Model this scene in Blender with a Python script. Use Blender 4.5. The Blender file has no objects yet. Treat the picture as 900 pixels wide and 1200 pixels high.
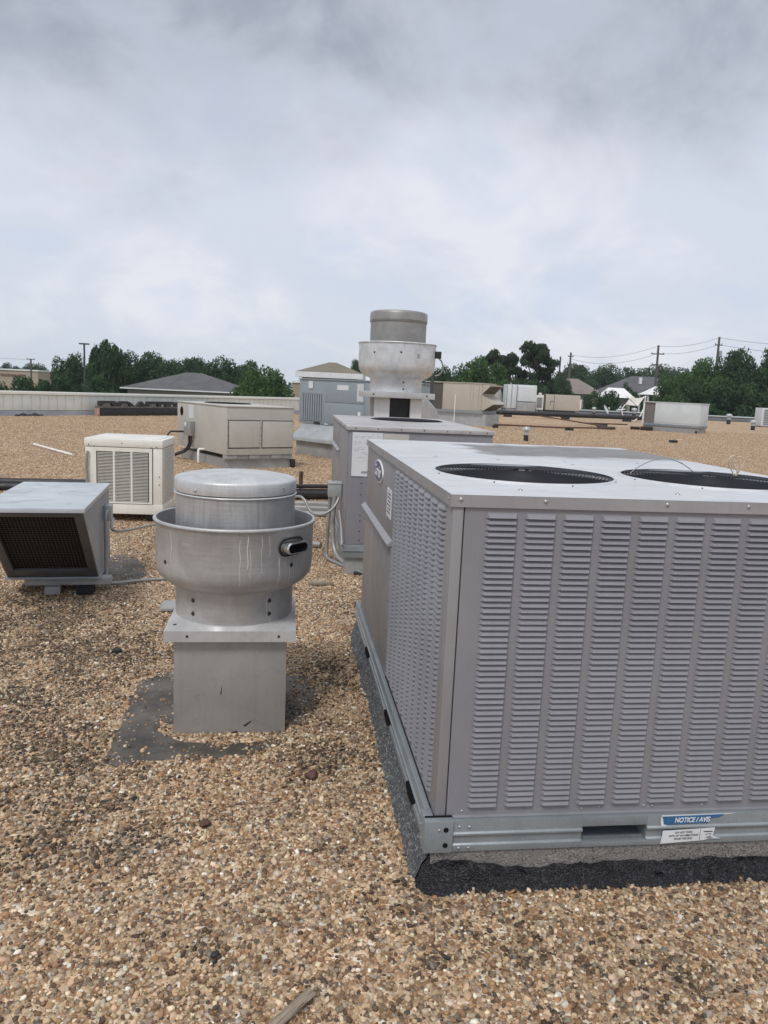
import bpy, bmesh, math, random
import numpy as np
from mathutils import Vector, Matrix, noise as mnoise

random.seed(7)
RNG = np.random.default_rng(11)
PI = math.pi
S = bpy.context.scene
COL = S.collection

# ------------------------------------------------------------------ camera
cam_d = bpy.data.cameras.new('camera')
cam = bpy.data.objects.new('camera', cam_d)
COL.objects.link(cam)
PITCH, ROLL, EYE = 0.1584, 0.0450, 1.6
fw = Vector((0, math.cos(PITCH), -math.sin(PITCH)))
rt0 = Vector((1, 0, 0))
dn0 = fw.cross(rt0)
rt = rt0 * math.cos(ROLL) - dn0 * math.sin(ROLL)
dn = rt0 * math.sin(ROLL) + dn0 * math.cos(ROLL)
cam.matrix_world = Matrix(((rt.x, -dn.x, -fw.x, 0), (rt.y, -dn.y, -fw.y, 0),
                           (rt.z, -dn.z, -fw.z, EYE), (0, 0, 0, 1)))
cam_d.sensor_fit = 'VERTICAL'
cam_d.sensor_height = 36
cam_d.sensor_width = 27
cam_d.lens = 36 * 895.4 / 1200
cam_d.clip_start = 0.05
cam_d.clip_end = 5000
S.camera = cam

# ------------------------------------------------------------------ light
SUN_EL, SUN_AZ = math.radians(55), math.radians(200)      # azimuth clockwise from +Y
sun_dir = Vector((math.sin(SUN_AZ) * math.cos(SUN_EL), math.cos(SUN_AZ) * math.cos(SUN_EL), math.sin(SUN_EL)))
sl = bpy.data.lights.new('sun', 'SUN')
sl.energy = 1.5
sl.angle = math.radians(14)
sl.color = (1.0, 0.965, 0.92)
so = bpy.data.objects.new('sun', sl)
COL.objects.link(so)
so.rotation_euler = (-sun_dir).to_track_quat('-Z', 'Y').to_euler()
so.location = (0, 0, 40)

S.view_settings.view_transform = 'Standard'
S.view_settings.look = 'None'
S.view_settings.exposure = 0.14
S.view_settings.gamma = 1.0


def srgb(r, g, b):
    def f(c):
        c /= 255.0
        return c / 12.92 if c <= 0.04045 else ((c + 0.055) / 1.055) ** 2.4
    return (f(r), f(g), f(b), 1.0)


class NT:
    """small wrapper for building node trees"""
    def __init__(s, tree):
        s.t = tree

    def n(s, typ, **kw):
        nd = s.t.nodes.new(typ)
        for k, v in kw.items():
            if k == 'ins':
                for i, val in v.items():
                    if hasattr(val, 'is_output'):
                        s.t.links.new(val, nd.inputs[i])
                    else:
                        nd.inputs[i].default_value = val
            else:
                setattr(nd, k, v)
        return nd

    def math(s, op, a, b=None, c=None, clamp=False):
        ins = {0: a}
        if b is not None:
            ins[1] = b
        if c is not None:
            ins[2] = c
        nd = s.n('ShaderNodeMath', operation=op, ins=ins)
        nd.use_clamp = clamp
        return nd.outputs[0]

    def noise(s, vec, scale, detail=4, rough=0.55, dist=0.0, out=0):
        return s.n('ShaderNodeTexNoise', ins={'Vector': vec, 'Scale': scale, 'Detail': detail, 'Roughness': rough, 'Distortion': dist}).outputs[out]

    def smooth(s, v, a, b, lo=0.0, hi=1.0):
        nd = s.n('ShaderNodeMapRange', interpolation_type='SMOOTHSTEP', ins={0: v, 1: a, 2: b, 3: lo, 4: hi})
        return nd.outputs[0]

    def mix(s, fac, a, b, blend='MIX'):
        nd = s.n('ShaderNodeMix', data_type='RGBA', blend_type=blend)
        for i, val in ((0, fac), (6, a), (7, b)):
            if hasattr(val, 'is_output'):
                s.t.links.new(val, nd.inputs[i])
            else:
                nd.inputs[i].default_value = val
        return nd.outputs[2]

    def ramp(s, fac, stops, interp='LINEAR'):
        nd = s.n('ShaderNodeValToRGB', ins={0: fac})
        nd.color_ramp.interpolation = interp
        e = nd.color_ramp.elements
        while len(e) < len(stops):
            e.new(0.5)
        for el, (p, c) in zip(e, stops):
            el.position = p
            el.color = c
        return nd.outputs[0]

    def scaled(s, vec, x, y, z):
        return s.n('ShaderNodeVectorMath', operation='MULTIPLY', ins={0: vec, 1: (x, y, z)}).outputs[0]


# ------------------------------------------------------------------ world
W = bpy.data.worlds.new('World')
S.world = W
W.use_nodes = True
W.node_tree.nodes.clear()
k = NT(W.node_tree)
sky = k.n('ShaderNodeTexSky', sky_type='NISHITA')
sky.sun_disc = False
sky.sun_elevation = SUN_EL
sky.sun_rotation = SUN_AZ
sky.air_density = 1.0
sky.dust_density = 2.0
dirv = k.n('ShaderNodeTexCoord').outputs['Generated']
sp = k.n('ShaderNodeSeparateXYZ', ins={0: dirv})
zz = k.math('MAXIMUM', sp.outputs[2], 0.0)
den = k.math('ADD', zz, 0.55)
cx = k.math('DIVIDE', sp.outputs[0], den)
cy = k.math('DIVIDE', sp.outputs[1], den)
pv = k.n('ShaderNodeCombineXYZ', ins={0: cx, 1: cy, 2: 0.37}).outputs[0]
n1 = k.noise(pv, 2.1, 6, 0.58, 0.25)
n2 = k.noise(k.n('ShaderNodeVectorMath', operation='ADD', ins={0: pv, 1: (3.1, 7.7, 0)}).outputs[0], 4.2, 7, 0.58, 0.3)
n3 = k.noise(k.n('ShaderNodeVectorMath', operation='ADD', ins={0: pv, 1: (9.4, 1.2, 2)}).outputs[0], 5.0, 6, 0.58, 0.3)
zn = k.math('ADD', zz, k.math('MULTIPLY', k.math('SUBTRACT', n1, 0.5), 0.42))
zn = k.math('ADD', zn, k.math('MULTIPLY', k.math('SUBTRACT', n2, 0.5), 0.20))
pale = k.ramp(zz, [(0.0, srgb(206, 214, 225)), (0.16, srgb(208, 214, 226)), (0.4, srgb(211, 216, 228))])
lightc = k.mix(k.smooth(n2, 0.42, 0.66, 0, 0.85), pale, srgb(226, 229, 236))
blue = k.mix(k.smooth(n3, 0.48, 0.72, 0.0, 0.35), lightc, srgb(188, 203, 229))
darkmask = k.math('MULTIPLY', k.smooth(zn, 0.205, 0.40), k.smooth(n3, 0.32, 0.66, 1.0, 0.50))
cloud = k.mix(darkmask, blue, srgb(158, 165, 179))
# higher up the overcast opens into brighter cloud, as a white overcast does
cloud = k.mix(k.smooth(zn, 0.46, 0.85), cloud, srgb(232, 234, 240))
# below the horizon: hazy ground tone (never seen, ground covers it)
cloud10 = k.n('ShaderNodeVectorMath', operation='SCALE', ins={0: cloud})
cloud10.inputs['Scale'].default_value = 10.0
full = k.mix(0.94, sky.outputs[0], cloud10.outputs[0])
bg = k.n('ShaderNodeBackground', ins={0: full, 1: 0.1})
k.n('ShaderNodeOutputWorld', ins={0: bg.outputs[0]})

# ------------------------------------------------------------------ materials
MATS = {}


def new_mat(name):
    m = bpy.data.materials.new(name)
    m.use_nodes = True
    m.node_tree.nodes.clear()
    MATS[name] = m
    return m, NT(m.node_tree)


def paint(name, col, rough=0.5, metal=0.0, var=0.12, scale=2.2, dirt=None, dirt_amt=0.0, streak=0.0,
          bump=0.0, bscale=60.0, fine=0.0, spec=0.5):
    """painted / bare sheet metal: large tonal drift, run marks down the sheet, fine grime"""
    m, k = new_mat(name)
    pos = k.n('ShaderNodeNewGeometry').outputs['Position']
    c = col
    hi = tuple(min(1, v * (1 + var)) for v in col[:3]) + (1,)
    lo = tuple(v * (1 - var) for v in col[:3]) + (1,)
    c = k.mix(k.smooth(k.noise(pos, scale, 5, 0.6), 0.3, 0.7), lo, hi)
    if streak:
        st = k.noise(k.scaled(pos, 26, 26, 1.3), 1.0, 4, 0.6)
        d = dirt or tuple(v * 0.5 for v in col[:3]) + (1,)
        c = k.mix(k.smooth(st, 0.5, 0.75, 0, streak), c, d)
    if dirt_amt:
        d = dirt or tuple(v * 0.4 for v in col[:3]) + (1,)
        g = k.noise(pos, scale * 3.7, 8, 0.68, 0.6)
        c = k.mix(k.smooth(g, 0.52, 0.78, 0, dirt_amt), c, d)
    if fine:
        g = k.noise(pos, 170, 3, 0.6)
        c = k.mix(fine, c, k.mix(k.smooth(g, 0.3, 0.7), lo, hi), 'MIX')
    rn = k.smooth(k.noise(pos, scale * 2.3, 5, 0.6), 0.25, 0.75, max(0.05, rough - 0.1), min(1, rough + 0.12))
    b = k.n('ShaderNodeBsdfPrincipled', ins={'Base Color': c, 'Roughness': rn, 'Metallic': metal, 'Specular IOR Level': spec})
    if bump:
        bn = k.n('ShaderNodeBump', ins={'Height': k.noise(pos, bscale, 4, 0.6), 'Strength': bump, 'Distance': 0.01})
        k.t.links.new(bn.outputs[0], b.inputs['Normal'])
    k.n('ShaderNodeOutputMaterial', ins={0: b.outputs[0]})
    return m


def speckle(name, base, specks, scale, rough=0.9, bump=0.6, amount=0.5):
    """mineral-granule membrane"""
    m, k = new_mat(name)
    pos = k.n('ShaderNodeNewGeometry').outputs['Position']
    v = k.n('ShaderNodeTexVoronoi', ins={'Vector': pos, 'Scale': scale})
    r = k.n('ShaderNodeSeparateColor', ins={0: v.outputs['Color']})
    c = k.ramp(r.outputs[0], [(0, base), (amount, base)] + [(amount + (1 - amount) * (i + 1) / len(specks), s_) for i, s_ in enumerate(specks)], 'CONSTANT')
    c = k.mix(k.smooth(k.noise(pos, 6, 5), 0.35, 0.7, 0, 0.45), c, base)
    b = k.n('ShaderNodeBsdfPrincipled', ins={'Base Color': c, 'Roughness': rough, 'Specular IOR Level': 0.3})
    bn = k.n('ShaderNodeBump', ins={'Height': v.outputs['Distance'], 'Strength': bump, 'Distance': 0.004})
    bn2 = k.n('ShaderNodeBump', ins={'Height': k.noise(pos, 14, 5), 'Strength': 0.5, 'Distance': 0.02, 'Normal': bn.outputs[0]})
    k.t.links.new(bn2.outputs[0], b.inputs['Normal'])
    k.n('ShaderNodeOutputMaterial', ins={0: b.outputs[0]})
    return m


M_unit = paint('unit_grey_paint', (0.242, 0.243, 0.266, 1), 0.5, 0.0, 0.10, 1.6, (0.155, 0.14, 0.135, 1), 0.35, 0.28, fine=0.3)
M_unit_side = paint('unit_side_paint', (0.258, 0.257, 0.268, 1), 0.45, 0.0, 0.10, 1.9, (0.23, 0.19, 0.15, 1), 0.3, 0.3, fine=0.3)
M_slot = paint('louvre_gap', (0.030, 0.030, 0.034, 1), 0.7, 0.0, 0.1)
M_trim = paint('unit_trim', (0.335, 0.335, 0.35, 1), 0.42, 0.2, 0.1, 3.0, (0.2, 0.17, 0.14, 1), 0.25, 0.2)
M_galv = paint('galvanised_steel', (0.27, 0.305, 0.325, 1), 0.46, 0.3, 0.16, 7.0, (0.18, 0.19, 0.19, 1), 0.4, 0.3, fine=0.4)
M_galv_light = paint('galvanised_sheet', (0.47, 0.49, 0.50, 1), 0.42, 0.4, 0.12, 5.0, (0.28, 0.28, 0.27, 1), 0.35, 0.25, fine=0.3)
M_black = paint('black_coating', (0.022, 0.022, 0.025, 1), 0.5, 0.0, 0.2, 4.0)
M_guard = paint('black_wire', (0.022, 0.024, 0.030, 1), 0.5, 0.0, 0.1, spec=0.15)
M_void = paint('dark_interior', (0.010, 0.010, 0.011, 1), 0.9, 0.0, 0.1, spec=0.1)
M_screw = paint('zinc_screw', (0.42, 0.42, 0.42, 1), 0.35, 0.7, 0.1)
M_bolt = paint('dark_bolt', (0.035, 0.03, 0.028, 1), 0.6, 0.2, 0.2)
M_hood = paint('hood_grey_paint', (0.29, 0.325, 0.365, 1), 0.42, 0.12, 0.09, 3.0, (0.13, 0.13, 0.13, 1), 0.28, 0.12, fine=0.3)
M_hood_dark = paint('hood_frame_paint', (0.105, 0.112, 0.12, 1), 0.5, 0.1, 0.12, 3.0, None, 0.2)
M_cream = paint('cream_enamel', (0.83, 0.815, 0.745, 1), 0.4, 0.0, 0.05, 2.5, (0.5, 0.42, 0.3, 1), 0.2, 0.15)
M_cream_top = paint('cream_top_worn', (0.72, 0.71, 0.66, 1), 0.45, 0.0, 0.1, 4.0, (0.4, 0.36, 0.3, 1), 0.4)
M_beige = paint('beige_paint', (0.47, 0.455, 0.41, 1), 0.5, 0.0, 0.07, 1.5, (0.3, 0.26, 0.2, 1), 0.25, 0.22)
M_beige_panel = paint('beige_panel_paint', (0.50, 0.485, 0.44, 1), 0.5, 0.0, 0.07, 1.5, (0.3, 0.26, 0.2, 1), 0.25, 0.22)
M_tan = paint('tan_paint', (0.47, 0.425, 0.36, 1), 0.55, 0.0, 0.06, 0.7, (0.33, 0.27, 0.2, 1), 0.25, 0.15)
M_tan_dark = paint('tan_coil', (0.085, 0.08, 0.068, 1), 0.7, 0.0, 0.1, 1.0)
M_blue = paint('blue_grey_paint', (0.27, 0.315, 0.345, 1), 0.5, 0.0, 0.06, 1.2, (0.16, 0.17, 0.18, 1), 0.25, 0.15)
M_blue_dark = paint('blue_grey_slot', (0.075, 0.088, 0.105, 1), 0.6, 0.0, 0.1, 1.2)
M_pale = paint('pale_grey_paint', (0.62, 0.66, 0.67, 1), 0.5, 0.0, 0.06, 0.8, (0.35, 0.35, 0.34, 1), 0.25, 0.2)
M_white = paint('white_paint', (0.82, 0.82, 0.81, 1), 0.5, 0.0, 0.05, 1.2, (0.5, 0.47, 0.42, 1), 0.25, 0.2)
M_paper = paint('label_paper', (0.70, 0.72, 0.74, 1), 0.5, 0.0, 0.05, 9.0, (0.45, 0.46, 0.48, 1), 0.3)
M_ink = paint('label_ink', (0.06, 0.06, 0.07, 1), 0.6)
M_blue_label = paint('blue_label', (0.035, 0.14, 0.30, 1), 0.45, 0.0, 0.12, 20.0, (0.3, 0.38, 0.45, 1), 0.25)
M_badge = paint('badge_blue', (0.045, 0.065, 0.20, 1), 0.35)
M_conc = paint('weathered_concrete', (0.34, 0.34, 0.335, 1), 0.9, 0.0, 0.14, 4.0, (0.16, 0.155, 0.15, 1), 0.5, 0.0, 0.4, 70)
M_flash = paint('sheet_flashing', (0.36, 0.36, 0.355, 1), 0.6, 0.25, 0.12, 3.0, (0.2, 0.2, 0.19, 1), 0.5, 0.3)
M_wood = paint('weathered_wood', (0.30, 0.255, 0.195, 1), 0.85, 0.0, 0.2, 9.0, (0.12, 0.10, 0.08, 1), 0.5)
M_conduit = paint('conduit_grey', (0.33, 0.33, 0.325, 1), 0.42, 0.3, 0.1, 6.0, (0.2, 0.19, 0.18, 1), 0.3)
M_pvc = paint('white_pvc', (0.80, 0.79, 0.75, 1), 0.4)
M_rust = paint('rusty_iron', (0.11, 0.06, 0.045, 1), 0.8, 0.1, 0.3, 12.0)
M_parapet = paint('parapet_metal', (0.74, 0.76, 0.70, 1), 0.5, 0.0, 0.05, 0.5, (0.45, 0.44, 0.38, 1), 0.25, 0.25)
M_parapet_cap = paint('parapet_cap', (0.82, 0.83, 0.77, 1), 0.45, 0.0, 0.05, 0.5)
M_base_flash = paint('parapet_base', (0.24, 0.25, 0.265, 1), 0.7, 0.1, 0.15, 1.0, None, 0.4)
M_shingle_d = paint('dark_shingles', (0.105, 0.105, 0.108, 1), 0.9, 0.0, 0.15, 0.8, None, 0.3, 0, 0.4, 9)
M_shingle_b = paint('brown_shingles', (0.19, 0.165, 0.125, 1), 0.9, 0.0, 0.12, 0.8, None, 0.3, 0, 0.4, 9)
M_shingle_r = paint('tan_shingles', (0.215, 0.185, 0.16, 1), 0.9, 0.0, 0.12, 0.8, None, 0.3, 0, 0.4, 9)
M_stucco = paint('tan_stucco', (0.42, 0.345, 0.25, 1), 0.9, 0.0, 0.06, 0.3)
M_wall = paint('house_wall', (0.34, 0.31, 0.27, 1), 0.9, 0.0, 0.06, 0.3)
M_pole = paint('weathered_pole', (0.12, 0.11, 0.10, 1), 0.9, 0.0, 0.15, 1.0)
M_lamp = paint('pole_bronze', (0.07, 0.075, 0.08, 1), 0.6, 0.2, 0.1)
M_bark = paint('bark', (0.075, 0.06, 0.045, 1), 0.95, 0.0, 0.25, 3.0)
M_chrome = paint('polished_steel', (0.75, 0.75, 0.75, 1), 0.18, 1.0, 0.05)
M_copper = paint('bare_wire_end', (0.72, 0.60, 0.46, 1), 0.45, 0.2, 0.1)
M_streak = paint('mineral_streak', (0.64, 0.64, 0.63, 1), 0.6, 0.1, 0.1)
M_curb = speckle('granule_curb', (0.215, 0.205, 0.195, 1), [(0.10, 0.10, 0.10, 1), (0.30, 0.29, 0.27, 1), (0.05, 0.05, 0.05, 1)], 170)
M_cant = speckle('granule_cant', (0.105, 0.11, 0.115, 1), [(0.26, 0.27, 0.27, 1), (0.05, 0.05, 0.055, 1), (0.18, 0.185, 0.19, 1)], 150)
M_tar = speckle('tar_flashing', (0.017, 0.017, 0.020, 1), [(0.008, 0.008, 0.009, 1), (0.05, 0.052, 0.058, 1), (0.19, 0.19, 0.20, 1)], 165, 0.5, 1.0, 0.55)


def mat_aluminium(name, seed, tint=(0.50, 0.505, 0.51), grime=0.2):
    """spun aluminium: dull metal with rings of handling grime, mottled oxide and run marks"""
    m, k = new_mat(name)
    tc = k.n('ShaderNodeTexCoord').outputs['Object']
    s3 = k.n('ShaderNodeSeparateXYZ', ins={0: tc})
    ang = k.math('ARCTAN2', s3.outputs[0], s3.outputs[1])
    cyl = k.n('ShaderNodeCombineXYZ', ins={0: k.math('MULTIPLY', ang, 9.0), 1: k.math('MULTIPLY', s3.outputs[2], 1.6), 2: seed})
    st = k.noise(cyl.outputs[0], 2.2, 5, 0.65, 0.3)
    mot = k.noise(tc, 7.0, 7, 0.65, 0.5)
    c = k.mix(k.smooth(mot, 0.3, 0.72), tuple(v * 0.84 for v in tint) + (1,), tuple(min(1, v * 1.1) for v in tint) + (1,))
    c = k.mix(k.smooth(st, 0.45, 0.72, 0, grime), c, (0.30, 0.295, 0.285, 1))
    c = k.mix(k.smooth(k.noise(tc, 23, 6, 0.7, 0.8), 0.6, 0.8, 0, 0.3), c, (0.26, 0.255, 0.245, 1))
    rg = k.smooth(k.noise(tc, 12, 5, 0.6), 0.25, 0.75, 0.36, 0.56)
    b = k.n('ShaderNodeBsdfPrincipled', ins={'Base Color': c, 'Roughness': rg, 'Metallic': 0.42})
    bn = k.n('ShaderNodeBump', ins={'Height': k.noise(k.scaled(tc, 1, 1, 14), 6, 3), 'Strength': 0.12, 'Distance': 0.01})
    k.t.links.new(bn.outputs[0], b.inputs['Normal'])
    k.n('ShaderNodeOutputMaterial', ins={0: b.outputs[0]})
    return m


M_alu = mat_aluminium('spun_aluminium', 1.3)
M_alu_drum = mat_aluminium('spun_aluminium_drum', 5.7, (0.46, 0.465, 0.47), 0.6)
M_alu_far = mat_aluminium('spun_aluminium_bright', 9.1, (0.70, 0.72, 0.735), 0.15)
M_alu_plate = paint('aluminium_plate', (0.52, 0.52, 0.52, 1), 0.58, 0.25, 0.1, 6.0, (0.3, 0.28, 0.25, 1), 0.4, 0.2)
M_curb_metal = paint('curb_sheet', (0.36, 0.355, 0.345, 1), 0.48, 0.3, 0.13, 3.4, (0.17, 0.155, 0.14, 1), 0.5, 0.25, fine=0.3)


def mat_unit_top():
    """bare pale top sheet of the big unit with a grey silt stain where rain water stands at its back"""
    m, k = new_mat('unit_top_sheet')
    tc = k.n('ShaderNodeTexCoord').outputs['Object']
    s3 = k.n('ShaderNodeSeparateXYZ', ins={0: tc})
    nz = k.noise(tc, 2.4, 6, 0.6, 0.4)
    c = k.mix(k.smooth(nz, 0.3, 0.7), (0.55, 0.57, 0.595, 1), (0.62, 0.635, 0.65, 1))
    c = k.mix(k.smooth(k.noise(k.scaled(tc, 1.0, 4.0, 1), 4.5, 7, 0.65, 0.5), 0.46, 0.75, 0, 0.55), c, (0.38, 0.37, 0.36, 1))
    # stain: band between v=1.45 and v=2.3, fading to the left
    wob = k.math('MULTIPLY', k.math('SUBTRACT', k.noise(tc, 3.3, 5, 0.6), 0.5), 0.5)
    u = k.math('ADD', s3.outputs[0], wob)
    v = k.math('ADD', s3.outputs[1], wob)
    mk = k.math('MULTIPLY', k.smooth(v, 1.45, 1.62), k.smooth(v, 2.30, 2.42, 1.0, 0.0))
    mk = k.math('MULTIPLY', mk, k.smooth(u, 0.45, 0.62))
    inner = k.noise(k.scaled(tc, 1.2, 5, 1), 4, 6, 0.65)
    sc = k.ramp(inner, [(0.3, (0.09, 0.088, 0.085, 1)), (0.5, (0.24, 0.235, 0.23, 1)), (0.7, (0.14, 0.137, 0.133, 1))])
    c = k.mix(k.math('MULTIPLY', mk, 0.85), c, sc)
    b = k.n('ShaderNodeBsdfPrincipled', ins={'Base Color': c, 'Roughness': k.math('ADD', k.smooth(nz, 0.3, 0.7, 0.34, 0.50), k.math('MULTIPLY', mk, 0.45)), 'Metallic': 0.05, 'Specular IOR Level': k.math('SUBTRACT', 0.5, k.math('MULTIPLY', mk, 0.45))})
    k.n('ShaderNodeOutputMaterial', ins={0: b.outputs[0]})
    return m


M_top = mat_unit_top()


def mat_hood_top():
    m, k = new_mat('hood_top_sheet')
    tc = k.n('ShaderNodeTexCoord').outputs['Object']
    c = k.mix(k.smooth(k.noise(tc, 2.2, 6, 0.6, 0.7), 0.3, 0.7), (0.48, 0.52, 0.55, 1), (0.58, 0.62, 0.65, 1))
    c = k.mix(k.smooth(k.noise(k.scaled(tc, 1.6, 1.9, 1), 2.2, 7, 0.66, 0.8), 0.50, 0.70, 0, 0.55), c, (0.27, 0.26, 0.245, 1))
    b = k.n('ShaderNodeBsdfPrincipled', ins={'Base Color': c, 'Roughness': 0.4, 'Metallic': 0.2})
    k.n('ShaderNodeOutputMaterial', ins={0: b.outputs[0]})
    return m


M_hood_top = mat_hood_top()

PALETTE = [((200, 171, 136), 25), ((228, 208, 178), 15), ((157, 124, 93), 16), ((110, 85, 66), 11), ((168, 156, 140), 7),
           ((208, 182, 152), 15), ((172, 134, 96), 9), ((84, 77, 71), 4), ((240, 232, 216), 4), ((138, 122, 102), 7)]


def mat_gravel_ground():
    """gravel where single stones can no longer be told apart"""
    m, k = new_mat('roof_gravel')
    pos = k.n('ShaderNodeNewGeometry').outputs['Position']
    flat = k.scaled(pos, 1, 1, 0)
    v = k.n('ShaderNodeTexVoronoi', ins={'Vector': flat, 'Scale': 48.0, 'Randomness': 1.0})
    r = k.n('ShaderNodeSeparateColor', ins={0: v.outputs['Color']}).outputs[0]
    stops, acc, tot = [], 0, sum(w for _, w in PALETTE)
    for cc, w in PALETTE:
        stops.append((acc / tot, tuple(x * 0.92 for x in srgb(*cc)[:3]) + (1,)))
        acc += w
    c = k.ramp(r, stops, 'CONSTANT')
    big = k.noise(k.scaled(flat, 1, 0.6, 1), 0.35, 7, 0.66, 0.6)
    c = k.mix(k.smooth(big, 0.30, 0.72, 0.30, 0.10), c, srgb(182, 155, 126))
    clod = k.noise(flat, 7.0, 5, 0.75)
    c = k.mix(1.0, c, k.ramp(clod, [(0.30, (0.55, 0.53, 0.51, 1)), (0.5, (0.98, 0.98, 0.98, 1)), (0.70, (1.35, 1.33, 1.31, 1))]), 'MULTIPLY')
    clod2 = k.noise(k.scaled(flat, 1, 0.5, 1), 1.7, 6, 0.75)
    c = k.mix(1.0, c, k.ramp(clod2, [(0.30, (0.70, 0.69, 0.68, 1)), (0.52, (1, 1, 1, 1)), (0.72, (1.22, 1.21, 1.2, 1))]), 'MULTIPLY')
    strk = k.noise(k.scaled(flat, 0.35, 1.6, 1), 1.0, 7, 0.7, 0.5)
    c = k.mix(k.smooth(strk, 0.56, 0.76, 0, 0.45), c, (0.16, 0.13, 0.105, 1))
    mid = k.noise(k.scaled(flat, 1, 1.5, 1), 1.1, 7, 0.68, 0.8)
    c = k.mix(k.smooth(mid, 0.57, 0.74, 0, 0.5), c, (0.105, 0.085, 0.068, 1))
    b = k.n('ShaderNodeBsdfPrincipled', ins={'Base Color': c, 'Roughness': 0.85, 'Specular IOR Level': 0.3})
    bn = k.n('ShaderNodeBump', invert=True, ins={'Height': v.outputs['Distance'], 'Strength': 0.7, 'Distance': 0.012})
    bn2 = k.n('ShaderNodeBump', ins={'Height': k.noise(flat, 5.0, 6, 0.7), 'Strength': 0.6, 'Distance': 0.06, 'Normal': bn.outputs[0]})
    k.t.links.new(bn2.outputs[0], b.inputs['Normal'])
    k.n('ShaderNodeOutputMaterial', ins={0: b.outputs[0]})
    return m


def mat_stone():
    m, k = new_mat('pebble')
    at = k.n('ShaderNodeAttribute', attribute_type='INSTANCER', attribute_name='scol')
    tc = k.n('ShaderNodeTexCoord').outputs['Object']
    nz = k.noise(tc, 90, 4, 0.6)
    c = k.mix(k.smooth(nz, 0.3, 0.75, 0, 0.4), at.outputs['Color'], k.mix(0.55, at.outputs['Color'], (0.1, 0.08, 0.065, 1)))
    b = k.n('ShaderNodeBsdfPrincipled', ins={'Base Color': c, 'Roughness': 0.62, 'Specular IOR Level': 0.4})
    k.n('ShaderNodeOutputMaterial', ins={0: b.outputs[0]})
    return m


def mat_leaf(name, dark, light):
    m, k = new_mat(name)
    pos = k.n('ShaderNodeNewGeometry').outputs['Position']
    at = k.n('ShaderNodeAttribute', attribute_name='tone').outputs['Fac']
    f = k.math('ADD', k.math('MULTIPLY', k.smooth(k.noise(pos, 0.55, 4, 0.6), 0.3, 0.7), 0.5), k.math('MULTIPLY', at, 0.5))
    c = k.mix(f, dark, light)
    b = k.n('ShaderNodeBsdfPrincipled', ins={'Base Color': c, 'Roughness': 0.75, 'Specular IOR Level': 0.2})
    tr = k.n('ShaderNodeBsdfTranslucent', ins={0: c})
    mx = k.n('ShaderNodeMixShader', ins={0: 0.35, 1: b.outputs[0], 2: tr.outputs[0]})
    k.n('ShaderNodeOutputMaterial', ins={0: mx.outputs[0]})
    return m


M_gravel = mat_gravel_ground()
M_stone = mat_stone()
M_leaf = mat_leaf('leaf_dark', (0.036, 0.074, 0.036, 1), (0.075, 0.135, 0.056, 1))
M_leaf_l = mat_leaf('leaf_light', (0.050, 0.105, 0.036, 1), (0.105, 0.185, 0.060, 1))
M_leaf_p = mat_leaf('needle', (0.034, 0.062, 0.036, 1), (0.065, 0.105, 0.052, 1))
M_ground = paint('dry_lawn', (0.075, 0.085, 0.05, 1), 0.95, 0.0, 0.25, 0.05)
M_pad = paint('evaporator_pad', (0.11, 0.10, 0.088, 1), 0.9, 0.0, 0.5, 5.0, (0.05, 0.048, 0.045, 1), 0.85, 0.2)
M_tarpatch = paint('tar_patch', (0.098, 0.087, 0.074, 1), 0.55, 0.0, 0.45, 4.5, (0.03, 0.029, 0.028, 1), 0.85, 0.0, 0.9, 26)


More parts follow.
